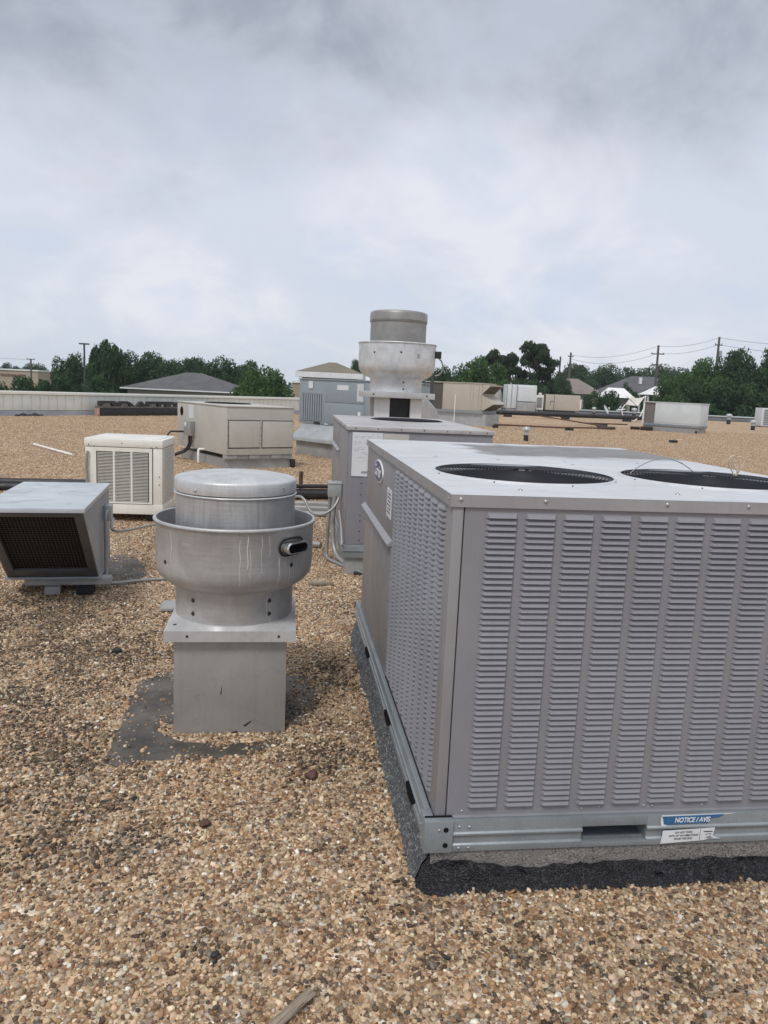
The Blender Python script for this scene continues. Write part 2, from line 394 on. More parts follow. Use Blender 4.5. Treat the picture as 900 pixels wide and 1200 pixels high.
# ------------------------------------------------------------------ mesh helpers
class MB:
    def __init__(s):
        s.v, s.f, s.mi = [], [], []
        s.cur = 0

    def add(s, vs, fs):
        b = len(s.v)
        s.v += [tuple(p) for p in vs]
        s.f += [tuple(i + b for i in f) for f in fs]
        s.mi += [s.cur] * len(fs)
        return s

    def box(s, x0, x1, y0, y1, z0, z1):
        return s.add([(x0, y0, z0), (x1, y0, z0), (x1, y1, z0), (x0, y1, z0), (x0, y0, z1), (x1, y0, z1), (x1, y1, z1), (x0, y1, z1)],
                     [(3, 2, 1, 0), (4, 5, 6, 7), (0, 1, 5, 4), (1, 2, 6, 5), (2, 3, 7, 6), (3, 0, 4, 7)])

    def prism(s, prof, axis, a, b):
        """profile (list of 2D) extruded along axis between a and b"""
        n = len(prof)
        def P(p, t):
            return {'x': (t, p[0], p[1]), 'y': (p[0], t, p[1]), 'z': (p[0], p[1], t)}[axis]
        vs = [P(p, a) for p in prof] + [P(p, b) for p in prof]
        fs = [tuple(range(n))[::-1], tuple(range(n, 2 * n))] + [(i, (i + 1) % n, n + (i + 1) % n, n + i) for i in range(n)]
        return s.add(vs, fs)

    def tube(s, path, r, n=8, caps=True, closed=False):
        path = [Vector(p) for p in path]
        m = len(path)
        vs, fs = [], []
        up = Vector((0, 0, 1))
        last = None
        for i, p in enumerate(path):
            if closed:
                d = (path[(i + 1) % m] - path[i - 1])
            else:
                d = (path[min(i + 1, m - 1)] - path[max(i - 1, 0)])
            d.normalize()
            if last is None:
                a = d.cross(up)
                if a.length < 1e-3:
                    a = d.cross(Vector((1, 0, 0)))
            else:
                a = last - d * last.dot(d)
            a.normalize()
            last = a
            b = d.cross(a)
            rr = r[i] if isinstance(r, (list, tuple)) else r
            for j in range(n):
                t = 2 * PI * j / n
                vs.append(p + a * (rr * math.cos(t)) + b * (rr * math.sin(t)))
        rng = m if closed else m - 1
        for i in range(rng):
            i2 = (i + 1) % m
            for j in range(n):
                fs.append((i * n + j, i * n + (j + 1) % n, i2 * n + (j + 1) % n, i2 * n + j))
        if caps and not closed:
            fs.append(tuple(range(n))[::-1])
            fs.append(tuple((m - 1) * n + j for j in range(n)))
        return s.add(vs, fs)

    def lathe(s, prof, n=64, cx=0, cy=0, a0=0.0):
        """prof: list of (r, z); r == 0 closes with a pole"""
        vs, rows = [], []
        for r, z in prof:
            if r < 1e-6:
                rows.append([len(vs)])
                vs.append((cx, cy, z))
            else:
                rows.append(list(range(len(vs), len(vs) + n)))
                vs += [(cx + r * math.cos(a0 + 2 * PI * j / n), cy + r * math.sin(a0 + 2 * PI * j / n), z) for j in range(n)]
        fs = []
        for A, B in zip(rows, rows[1:]):
            if len(A) == 1 and len(B) == 1:
                continue
            for j in range(n):
                if len(A) == 1:
                    fs.append((A[0], B[(j + 1) % n], B[j])[::-1])
                elif len(B) == 1:
                    fs.append((A[j], A[(j + 1) % n], B[0]))
                else:
                    fs.append((A[j], A[(j + 1) % n], B[(j + 1) % n], B[j]))
        return s.add(vs, fs)

    def dome(s, c, r, nx=(0, 0, 1), flat=0.55):
        """small screw head: low dome on a surface with normal nx"""
        nx = Vector(nx).normalized()
        a = nx.orthogonal().normalized()
        b = nx.cross(a)
        c = Vector(c)
        vs, n = [], 8
        for rr, h in ((1, 0), (0.8, flat * 0.6)):
            for j in range(n):
                t = 2 * PI * j / n
                vs.append(c + a * (r * rr * math.cos(t)) + b * (r * rr * math.sin(t)) + nx * (r * h))
        vs.append(c + nx * (r * flat))
        fs = [(j, (j + 1) % n, n + (j + 1) % n, n + j) for j in range(n)] + [(n + j, n + (j + 1) % n, 2 * n) for j in range(n)]
        return s.add(vs, fs)

    def mesh(s, name, mats, smooth=None, bevel=0.0, segs=2, fix=True):
        me = bpy.data.meshes.new(name)
        me.from_pydata(s.v, [], s.f)
        for m in (mats if isinstance(mats, (list, tuple)) else [mats]):
            me.materials.append(m)
        if len(me.materials) > 1:
            me.polygons.foreach_set('material_index', s.mi)
        if bevel or fix:
            bm = bmesh.new()
            bm.from_mesh(me)
            if bevel:
                es = [e for e in bm.edges if len(e.link_faces) == 2 and e.calc_face_angle(0) > 0.6]
                bmesh.ops.bevel(bm, geom=es, offset=bevel, segments=segs, affect='EDGES', profile=0.6, clamp_overlap=True)
            if fix:
                bmesh.ops.recalc_face_normals(bm, faces=bm.faces)
            bm.to_mesh(me)
            bm.free()
        if smooth is not None or bevel:
            me.polygons.foreach_set('use_smooth', [True] * len(me.polygons))
            me.set_sharp_from_angle(angle=math.radians(smooth if smooth is not None else 40))
        me.update()
        return me


def thing(name, label, cat, loc=(0, 0, 0), rz=0.0, group=None):
    o = bpy.data.objects.new(name, None)
    o.empty_display_size = 0.2
    COL.objects.link(o)
    o.location = loc
    o.rotation_euler = (0, 0, rz)
    o['label'] = label
    o['category'] = cat
    if group:
        o['group'] = group
    return o


def link(name, me, parent=None, label=None, kind=None, loc=None, rot=None):
    o = bpy.data.objects.new(name, me)
    COL.objects.link(o)
    if parent:
        o.parent = parent
    if label:
        o['label'] = label
    if kind:
        o['kind'] = kind
    if loc:
        o.location = loc
    if rot:
        o.rotation_euler = rot
    return o


def part(name, mb, mats, parent, smooth=None, bevel=0.0, label=None, kind=None, fix=True, loc=None, rot=None):
    return link(name, mb.mesh(name, mats, smooth, bevel, fix=fix), parent, label, kind, loc, rot)


def single(name, mb, mats, label, cat, loc=(0, 0, 0), rz=0.0, group=None, smooth=None, bevel=0.0, fix=True):
    o = link(name, mb.mesh(name, mats, smooth, bevel, fix=fix))
    o.location = loc
    o.rotation_euler = (0, 0, rz)
    o['label'] = label
    o['category'] = cat
    if group:
        o['group'] = group
    return o


def text_mesh(name, txt, size, mat, parent, mtx, shear=0.0, extrude=0.0006, sx=1.0, align='CENTER', bold=0.0):
    cu = bpy.data.curves.new(name + '_c', 'FONT')
    cu.body = txt
    cu.size = size
    cu.shear = shear
    cu.extrude = extrude
    cu.offset = bold
    cu.align_x = align
    cu.align_y = 'CENTER'
    tmp = bpy.data.objects.new(name + '_t', cu)
    COL.objects.link(tmp)
    dg = bpy.context.evaluated_depsgraph_get()
    me = bpy.data.meshes.new_from_object(tmp.evaluated_get(dg))
    bpy.data.objects.remove(tmp)
    bpy.data.curves.remove(cu)
    me.transform(Matrix.Diagonal((sx, 1, 1, 1)))
    me.transform(mtx)
    me.materials.clear()
    me.materials.append(mat)
    me.name = name
    return link(name, me, parent)


# text frames: text x -> along, text y -> up, normal -> out
def face_mtx(loc, right, out):
    r = Vector(right).normalized()
    o_ = Vector(out).normalized()
    u_ = o_.cross(r)
    return Matrix(((r.x, u_.x, o_.x, loc[0]), (r.y, u_.y, o_.y, loc[1]), (r.z, u_.z, o_.z, loc[2]), (0, 0, 0, 1)))


YAW = 0.1340
# ------------------------------------------------------------------ setting
def structure(name, mb, mat, **kw):
    return part(name, mb, mat, None, kind='structure', **kw)


PA, PB = Vector((-14.6, 28.9, 0)), Vector((-10.07, 36.3, 0))       # line of the parapet
pdir = (PB - PA).normalized()
p0, p1 = PA - pdir * 52, PA + pdir * 56.5
mb = MB()
outline = [(p0.x, p0.y), (70, -20), (70, 78.6), (p1.x, p1.y)]
n = len(outline)
mb.add([(x, y, 0) for x, y in outline] + [(x, y, -0.35) for x, y in outline],
       [tuple(range(n)), tuple(range(n, 2 * n))[::-1]] + [(i, n + i, n + (i + 1) % n, (i + 1) % n) for i in range(n)])
structure('gravel_roof', mb, M_gravel)
mb = MB()
inset = 0.4
cxm = sum(x for x, _ in outline) / 4
cym = sum(y for _, y in outline) / 4
ol2 = [(x + (cxm - x) * 0.012, y + (cym - y) * 0.012) for x, y in outline]
for i in range(n):
    a, b = ol2[i], ol2[(i + 1) % n]
    mb.add([(a[0], a[1], -5.0), (b[0], b[1], -5.0), (b[0], b[1], -0.36), (a[0], a[1], -0.36)], [(0, 1, 2, 3)])
structure('building_walls', mb, M_stucco)
mb = MB()
mb.add([(-520, -260, -5), (520, -260, -5), (520, 520, -5), (-520, 520, -5)], [(0, 1, 2, 3)])
structure('ground', mb, M_ground)
# low coping at the far right edge of the roof
mb = MB()
mb.box(p1.x, 70, 78.2, 78.6, 0.005, 0.42)
structure('roof_edge', mb, M_base_flash, bevel=0.01)
mb = MB()
mb.box(p1.x, 70, 78.1, 78.7, 0.423, 0.52)
structure('roof_edge_coping', mb, M_pale, bevel=0.01)

# ------------------------------------------------------------------ loose gravel: one stuff object, single pebbles instanced on points
UX, UY = 0.21, 2.308


def in_poly(P, poly):
    x, y = P[:, 0], P[:, 1]
    ins = np.zeros(len(P), bool)
    m = len(poly)
    for i in range(m):
        x1, y1 = poly[i]
        x2, y2 = poly[(i + 1) % m]
        c = ((y1 > y) != (y2 > y)) & (x < (x2 - x1) * (y - y1) / (y2 - y1 + 1e-12) + x1)
        ins ^= c
    return ins


def loc2w(o, yaw, pts):
    c, s_ = math.cos(yaw), math.sin(yaw)
    return [(o[0] + x * c - y * s_, o[1] + x * s_ + y * c) for x, y in pts]


TAR_FAN = [(-1.138, 3.0), (-1.214, 3.547), (-1.265, 3.874), (-1.16, 4.06), (-1.07, 3.95), (-0.97, 4.0), (-0.40, 4.07), (-0.31, 3.752),
           (-0.36, 3.46), (-0.44, 3.46), (-0.97, 3.39), (-1.03, 3.45), (-1.0, 3.32), (-0.852, 3.215), (-0.62, 3.21), (-0.44, 3.3), (-0.40, 3.25), (-0.55, 3.12), (-0.8, 3.07), (-0.95, 3.03), (-1.05, 2.96)]
TAR_HOOD = [(-2.20, 5.78), (-2.46, 6.80), (-2.334, 6.92), (-2.07, 6.52), (-1.93, 6.12), (-1.99, 5.80)]
FOOT = [loc2w((UX, UY), YAW, [(-0.02, -0.055), (1.68, -0.055), (1.68, 2.6), (-0.02, 2.6)]),
        loc2w((-0.92, 3.294), 0.137, [(0, 0), (0.507, 0), (0.507, 0.507), (0, 0.507)]),
        loc2w((-0.33, 6.5), 0.122, [(0.0, 0), (1.3, 0), (1.3, 2.6), (0.0, 2.6)])]


def gravel():
    sp_ = 0.0110
    ys = np.arange(1.15, 10.2, sp_)
    P = []
    for layer, keep, zoff in ((0, 1.0, -0.0045), (1, 0.5, 0.0005)):
        for y in ys:
            hw = 0.545 * y + 0.55
            xs = np.arange(-hw, hw, sp_)
            j = RNG.uniform(-0.55, 0.55, (len(xs), 2)) * sp_
            q = np.stack([xs + j[:, 0], y + j[:, 1], np.full(len(xs), zoff) + RNG.uniform(-0.002, 0.003, len(xs))], 1)
            kk = keep * (1.0 if y < 6.5 else max(0.35, 1 - (y - 6.5) * 0.18))
            P.append(q[RNG.uniform(size=len(q)) < kk])
    # farther off only the larger pebbles stand out, ever more thinly
    for ya, yb, dens in ((9.6, 16, 520), (16, 28, 260), (28, 46, 120)):
        m_ = int(0.5 * (yb * yb - ya * ya) * 1.15 * dens)
        yy = np.sqrt(RNG.uniform(ya * ya, yb * yb, m_))
        P.append(np.stack([RNG.uniform(-1, 1, m_) * (0.56 * yy + 0.8), yy, RNG.uniform(0.0, 0.006, m_)], 1))
    P = np.concatenate(P)
    dl = (P[:, 0] - PA.x) * pdir.y - (P[:, 1] - PA.y) * pdir.x
    P = P[dl > 0.3]
    keep = np.ones(len(P), bool)
    for f_ in FOOT:
        keep &= ~in_poly(P, f_)
    rnd = RNG.uniform(size=len(P))
    wob = P[:, :2] + 0.035 * np.stack([np.sin(P[:, 1] * 31 + np.sin(P[:, 0] * 17) * 2), np.sin(P[:, 0] * 27 + 1.3)], 1) + RNG.normal(0, 0.036, (len(P), 2))
    tf = in_poly(wob, TAR_FAN)
    th = in_poly(wob, TAR_HOOD)
    right = P[:, 0] > -0.45
    keep &= ~(tf & ~right & (rnd > 0.05)) & ~(tf & right & (rnd > 0.80)) & ~(th & (rnd > 0.10))
    P = P[keep]
    nP = len(P)
    pal = np.array([srgb(*c)[:3] for c, _ in PALETTE])
    wts = np.array([w for _, w in PALETTE], float)
    wts /= wts.sum()
    idx = RNG.choice(len(PALETTE), nP, p=wts)
    col = pal[idx] * RNG.uniform(0.58, 1.20, (nP, 1)) * (1 + RNG.normal(0, 0.022, (nP, 3)))
    col *= 0.98
    # dirty, tar-splashed areas
    spots = [(-1.733, 4.209, .42), (-0.211, 3.115, .2), (0.39, 2.02, .12), (-1.06, 2.47, .28), (-0.37, 3.54, .16), (-0.80, 2.39, .12), (-0.02, 3.3, .16),
             (0.2, 1.94, .05), (-1.5, 4.33, .10), (-0.6, 2.57, .03), (-0.9, 2.72, .02), (-2.3, 5.0, .5), (0.10, 2.2, .10), (0.85, 1.9, 0.12), (-0.15, 4.2, .22),
             (-1.35, 3.0, .35), (-1.9, 3.6, .5), (-2.4, 4.2, .6), (-1.4, 4.6, .3), (0.0, 3.9, .25), (-0.1, 5.4, 0.25), (-0.45, 1.95, 0.06), (0.5, 1.75, 0.05)]
    dk = np.zeros(nP)
    for sx_, sy_, r_ in spots:
        d = np.hypot((P[:, 0] - sx_) * 0.8, P[:, 1] - sy_) + RNG.normal(0, 0.35 * r_, nP)
        dk = np.maximum(dk, np.clip(1.2 - d / r_, 0, 1))
    blot = np.array([mnoise.noise((x * 5.0, y * 5.0, 0.3)) + 0.6 * mnoise.noise((x * 14.0, y * 14.0, 2.3)) for x, y in P[:, :2]]) if nP < 3000000 else np.zeros(nP)
    hit = (RNG.uniform(size=nP) < np.clip(dk * 1.1 * (0.75 + 1.5 * blot), 0, 0.95))
    col[hit] *= RNG.uniform(0.10, 0.50, (hit.sum(), 1))
    soft = np.clip(0.5 + 1.1 * blot, 0, 1)[:, None]
    col *= 0.90 + 0.16 * soft
    sz = np.clip(RNG.normal(0.0057, 0.0017, nP), 0.0026, 0.012)
    sz = np.where(RNG.uniform(size=nP) < 0.03, sz * 1.35, sz)
    far = P[:, 1] > 9.6
    mean_c = np.array(srgb(190, 162, 132)[:3])
    col[far] = col[far] * 0.55 + mean_c * 0.45
    sz = sz * np.where(P[:, 1] > 9.6, 1.6 + 0.035 * (P[:, 1] - 9.6), 1.0)
    scale = np.stack([sz * RNG.uniform(0.9, 1.35, nP), sz * RNG.uniform(0.85, 1.15, nP), sz * RNG.uniform(0.6, 0.9, nP)], 1)
    rot = np.stack([RNG.normal(0, 0.5, nP), RNG.normal(0, 0.5, nP), RNG.uniform(0, 6.283, nP)], 1)
    me = bpy.data.meshes.new('gravel')
    me.vertices.add(nP)
    me.vertices.foreach_set('co', P.astype(np.float32).ravel())
    a = me.attributes.new('scol', 'FLOAT_COLOR', 'POINT')
    a.data.foreach_set('color', np.concatenate([np.clip(col, 0, 1), np.ones((nP, 1))], 1).astype(np.float32).ravel())
    a = me.attributes.new('srot', 'FLOAT_VECTOR', 'POINT')
    a.data.foreach_set('vector', rot.astype(np.float32).ravel())
    a = me.attributes.new('ssize', 'FLOAT_VECTOR', 'POINT')
    a.data.foreach_set('vector', scale.astype(np.float32).ravel())
    a = me.attributes.new('skind', 'INT', 'POINT')
    a.data.foreach_set('value', RNG.integers(0, 6, nP).astype(np.int32))
    ob = link('gravel', me, kind='stuff')
    ob['label'] = 'loose tan, cream and brown pebbles covering the flat roof'
    g = bpy.data.node_groups.new('gravel_pebbles', 'GeometryNodeTree')
    g.interface.new_socket('Geometry', in_out='INPUT', socket_type='NodeSocketGeometry')
    g.interface.new_socket('Geometry', in_out='OUTPUT', socket_type='NodeSocketGeometry')
    N, L = g.nodes, g.links
    gi, go = N.new('NodeGroupInput'), N.new('NodeGroupOutput')
    toi = N.new('GeometryNodeGeometryToInstance')
    for i in range(6):
        ico = N.new('GeometryNodeMeshIcoSphere')
        ico.inputs['Radius'].default_value = 1.0
        ico.inputs['Subdivisions'].default_value = 2
        nz = N.new('ShaderNodeTexNoise')
        nz.noise_dimensions = '4D'
        nz.inputs['W'].default_value = i * 3.7 + 1
        nz.inputs['Scale'].default_value = 1.25
        nz.inputs['Detail'].default_value = 1.0
        sub = N.new('ShaderNodeVectorMath')
        sub.operation = 'SUBTRACT'
        sub.inputs[1].default_value = (0.5, 0.5, 0.5)
        L.new(nz.outputs['Color'], sub.inputs[0])
        sc = N.new('ShaderNodeVectorMath')
        sc.operation = 'SCALE'
        sc.inputs['Scale'].default_value = 1.5
        L.new(sub.outputs[0], sc.inputs[0])
        spn = N.new('GeometryNodeSetPosition')
        L.new(ico.outputs[0], spn.inputs['Geometry'])
        L.new(sc.outputs[0], spn.inputs['Offset'])
        sh = N.new('GeometryNodeSetShadeSmooth')
        L.new(spn.outputs[0], sh.inputs[0])
        sm = N.new('GeometryNodeSetMaterial')
        sm.inputs['Material'].default_value = M_stone
        L.new(sh.outputs[0], sm.inputs[0])
        L.new(sm.outputs[0], toi.inputs[0])
    iop = N.new('GeometryNodeInstanceOnPoints')
    iop.inputs['Pick Instance'].default_value = True

    def attr(nm, typ):
        q = N.new('GeometryNodeInputNamedAttribute')
        q.data_type = typ
        q.inputs['Name'].default_value = nm
        return [s_ for s_ in q.outputs if s_.enabled and s_.name == 'Attribute'][0]
    L.new(gi.outputs[0], iop.inputs['Points'])
    L.new(toi.outputs[0], iop.inputs['Instance'])
    L.new(attr('skind', 'INT'), iop.inputs['Instance Index'])
    e2r = N.new('FunctionNodeEulerToRotation')
    L.new(attr('srot', 'FLOAT_VECTOR'), e2r.inputs[0])
    L.new(e2r.outputs[0], iop.inputs['Rotation'])
    L.new(attr('ssize', 'FLOAT_VECTOR'), iop.inputs['Scale'])
    L.new(iop.outputs[0], go.inputs[0])
    md = ob.modifiers.new('pebbles', 'NODES')
    md.node_group = g
    return nP


NSTONES = gravel()


def flat_patch(name, poly, label, z=0.001, seed=0, mat=None, rough=0.02):
    """hand-trowelled tar: subdivided wavy outline, low crown in the middle"""
    pts = []
    m = len(poly)
    for i in range(m):
        a, b = Vector(poly[i]), Vector(poly[(i + 1) % m])
        st = max(2, int((b - a).length / 0.03))
        for j in range(st):
            p = a.lerp(b, j / st)
            q = mnoise.noise_vector(Vector((p.x * 13, p.y * 13, seed)))
            pts.append((p.x + q.x * rough, p.y + q.y * rough))
    bm = bmesh.new()
    top = [bm.verts.new((x, y, z)) for x, y in pts]
    f = bm.faces.new(top)
    ret = bmesh.ops.triangulate(bm, faces=[f])
    bmesh.ops.subdivide_edges(bm, edges=bm.edges[:], cuts=2, use_grid_fill=True)
    for v in bm.verts:
        v.co.z = z + 0.0016 + 0.0035 * (mnoise.noise(Vector((v.co.x * 7, v.co.y * 7, seed + 3)))) + 0.002 * mnoise.noise(Vector((v.co.x * 22, v.co.y * 22, seed)))
    ge = bmesh.ops.extrude_face_region(bm, geom=bm.faces[:])
    for v in [e for e in ge['geom'] if isinstance(e, bmesh.types.BMVert)]:
        v.co.z = -0.01
    bmesh.ops.recalc_face_normals(bm, faces=bm.faces)
    me = bpy.data.meshes.new(name)
    bm.to_mesh(me)
    bm.free()
    me.materials.append(mat or M_tarpatch)
    for p in me.polygons:
        p.use_smooth = True
    me.set_sharp_from_angle(angle=math.radians(50))
    o = link(name, me)
    o['label'] = label
    o['category'] = 'tar patch'
    return o


flat_patch('tar_patch', TAR_FAN, 'dark grey tar smeared on the gravel round the base of the near exhaust fan', seed=2)
flat_patch('tar_patch', TAR_HOOD, 'grey tar patch on the gravel beside the grey intake hood', seed=8)

# ------------------------------------------------------------------ the big air conditioner
UW, UL = 1.625, 2.44
ZB, ZT0, ZT = 0.226, 1.262, 1.296
unit = thing('air_conditioner', 'large grey rooftop air conditioner with louvred front, nearest on the right', 'air conditioner',
             (UX, UY, 0), YAW, 'grey rooftop air conditioners')
mb = MB()
mb.box(0.012, UW - 0.012, 0.014, UL, 0.2298, ZT0 - 0.24)
mb.box(0.012, UW - 0.012, 1.10, UL, ZT0 - 0.2398, ZT0)
mb.box(0.012, UW - 0.012, 0.014, 0.18, ZT0 - 0.2398, ZT0)
part('cabinet', mb, M_unit_side, unit)

LP, LH, LN = 0.124, 0.0188, 52                     # louvre column pitch, row pitch, rows


def louvre_bm(mb, x0, x1, z, flip=None, d=0.0118, hh=0.90):
    """one pressed louvre: flush at the top, lip standing out at the bottom, open underneath"""
    h, c = LH * hh, 0.009
    vs = [(x0 + c * 0.5, 0, z + h), (x1 - c * 0.5, 0, z + h), (x1 - c, -d * 0.86, z + h * 0.30), (x0 + c, -d * 0.86, z + h * 0.30),
          (x1 - c * 0.9, -d, z + 0.0014), (x0 + c * 0.9, -d, z + 0.0014), (x1, 0, z), (x0, 0, z)]
    if flip:
        vs = [flip(*v) for v in vs]
    mb.cur = 0
    mb.add(vs, [(0, 3, 2, 1), (3, 5, 4, 2), (0, 7, 5, 3), (1, 2, 4, 6)])
    mb.cur = 1
    mb.add([vs[i] for i in (4, 5, 6, 7)], [(0, 1, 3, 2)])
    mb.cur = 0


mb = MB()
mb.box(0.0385, UW - 0.036, 0.0005, 0.0135, 0.2300, ZT0 - 0.001)
mb.prism([(0.0, 0.2302), (-0.010, 0.2302), (-0.010, 0.233), (0.0, 0.236)], 'x', 0.0585, UW - 0.036)
panel = part('front_panel', mb, M_unit, unit)
mbl = MB()
louvre_bm(mbl, 0, 0.103, 0)
lme = mbl.mesh('louvre', [M_unit, M_slot], smooth=35, fix=False)
cells = [(c, r) for c in range(12) for r in range(LN)]
first = [(c, r) for c in range(6) for r in range(LN) if not (c == 5 and r >= LN - 12)][:300]
fs = set(first)
for c, r in first:
    o = bpy.data.objects.new('louvre', lme)
    COL.objects.link(o)
    o.parent = panel
    o.location = (0.105 + c * LP, 0.0, 0.266 + r * LH)
    o.rotation_euler = (random.gauss(0, 0.012), 0, 0)
    o.scale = (1, 1 + random.gauss(0, 0.05), 1)
mb = MB()
for c, r in cells:
    if (c, r) not in fs:
        louvre_bm(mb, 0.105 + c * LP, 0.105 + c * LP + 0.103, 0.266 + r * LH)
part('louvre', mb, [M_unit, M_slot], panel, smooth=35, fix=False, kind='stuff')

# corner posts
mb = MB()
mb.box(0.0, 0.034, -0.002, 0.0135, ZB + 0.004, ZT0 - 0.001)
mb.box(-0.002, 0.0115, 0.0137, 0.055, ZB + 0.004, ZT0 - 0.001)
part('corner_post', mb, M_unit_side, unit, bevel=0.003)
mb = MB()
mb.box(UW - 0.034, UW, -0.002, 0.0135, ZB + 0.004, ZT0 - 0.001)
mb.box(UW - 0.0115, UW + 0.002, 0.0137, 0.055, ZB + 0.004, ZT0 - 0.001)
part('corner_post', mb, M_unit_side, unit, bevel=0.003)
# left side louvred coil guard
mb = MB()
mb.box(0.0, 0.0115, 0.058, 1.235, ZB + 0.004, ZT0 - 0.001)
side = part('side_panel', mb, M_unit_side, unit, bevel=0.002)
mb = MB()
for c in range(9):
    for r in range(LN):
        x0 = 0.085 + c * 0.1235
        # along the side: local x of the louvre runs towards the back (v), depth to -u
        louvre_bm(mb, x0, x0 + 0.103, 0.272 + r * LH, flip=lambda x, y, z: (y, x, z), d=0.0125, hh=0.80)
mb.f = [f[::-1] for f in mb.f]
part('louvre', mb, [M_unit, M_slot], side, smooth=35, fix=False, kind='stuff')
# access panels behind it
mb = MB()
mb.box(0.001, 0.0115, 1.238, UL - 0.002, 0.902, ZT0 - 0.001)
up = part('access_panel', mb, M_unit_side, unit, bevel=0.002, label='upper access panel with an oval badge and a white sticker')
mb = MB()
mb.box(-0.004, 0.0115, 1.238, UL - 0.002, ZB + 0.004, 0.868)
lowp = part('access_panel', mb, M_unit_side, unit, bevel=0.002, label='plain lower access panel')
mb = MB()
mb.prism([(-0.026, 0.876), (-0.021, 0.870), (0.011, 0.870), (0.011, 0.900), (-0.004, 0.900), (-0.026, 0.882)], 'y', 1.238, UL + 0.03)
part('rain_lip', mb, M_trim, unit, bevel=0.002)
# badge
mb = MB()
ring, ring2 = [], []
N_ = 40
for j in range(N_):
    t = 2 * PI * j / N_
    ring.append((0.19 * math.cos(t), 0.062 * math.sin(t)))
vs = [(-0.0, 1.84 + a, 1.163 + b) for a, b in ring] + [(-0.006, 1.84 + a * 0.97, 1.163 + b * 0.95) for a, b in ring]
mb.add(vs, [tuple(range(N_, 2 * N_))] + [(j, (j + 1) % N_, N_ + (j + 1) % N_, N_ + j) for j in range(N_)])
badge = part('badge', mb, M_white, up, smooth=40)
mb = MB()
vs = [(-0.0062, 1.84 + a * 0.90, 1.163 + b * 0.86) for a, b in ring] + [(-0.0075, 1.84 + a * 0.89, 1.163 + b * 0.85) for a, b in ring]
mb.add(vs, [tuple(range(N_, 2 * N_))] + [(j, (j + 1) % N_, N_ + (j + 1) % N_, N_ + j) for j in range(N_)])
me_ = mb.mesh('badge_field', M_badge, 40)
# the blue field is part of the badge mesh
bmj = bmesh.new()
bmj.from_mesh(badge.data)
nf0 = len(bmj.faces)
bmj.from_mesh(me_)
for i_, f_ in enumerate(bmj.faces):
    f_.material_index = 1 if i_ >= nf0 else 0
bmj.to_mesh(badge.data)
bmj.free()
badge.data.materials.append(M_badge)
tl = text_mesh('badge_lettering', 'Carrier', 0.088, M_white, unit, face_mtx((-0.0085, 1.845, 1.163), (0, -1, 0), (-1, 0, 0)), shear=0.35, sx=0.98, bold=0.0015)
tl.parent = up
mb = MB()
mb.box(-0.0025, 0.0008, 1.32, 1.47, 0.985, 1.125)
st = part('sticker', mb, M_paper, up)
mb = MB()
for i in range(6):
    mb.box(-0.0032, -0.0026, 1.335, 1.335 + (0.11 if i % 2 else 0.085), 1.098 - i * 0.018, 1.104 - i * 0.018)
part('sticker_print', mb, M_ink, up)

# top sheet with two real fan openings
FR, FV, FC = 0.345, 0.63, (0.415, 1.195)
mb = MB()
N_ = 64
X0, X1, Y0, Y1 = -0.008, UW + 0.008, -0.008, UL + 0.012
HS = 0.388


def sq(t):
    c, s_ = math.cos(t), math.sin(t)
    m_ = max(abs(c), abs(s_))
    return c / m_, s_ / m_


for uc in FC:
    vs = []
    for j in range(N_):
        t = 2 * PI * j / N_
        a, b = sq(t)
        vs.append((uc + HS * a, FV + HS * b, ZT))
    for rr, zz_ in ((FR + 0.012, ZT), (FR + 0.006, ZT + 0.007), (FR, ZT + 0.008), (FR - 0.004, ZT), (FR - 0.008, ZT - 0.05)):
        vs += [(uc + rr * math.cos(2 * PI * j / N_), FV + rr * math.sin(2 * PI * j / N_), zz_) for j in range(N_)]
    fs_ = []
    for q in range(5):
        fs_ += [(q * N_ + j, q * N_ + (j + 1) % N_, (q + 1) * N_ + (j + 1) % N_, (q + 1) * N_ + j) for j in range(N_)]
    mb.add(vs, fs_)
a0, a1, b0, b1 = FC[0] - HS, FC[0] + HS, FC[1] - HS, FC[1] + HS
v0, v1 = FV - HS, FV + HS


def rect(x0, x1, y0, y1):
    mb.add([(x0, y0, ZT), (x1, y0, ZT), (x1, y1, ZT), (x0, y1, ZT)], [(0, 1, 2, 3)])


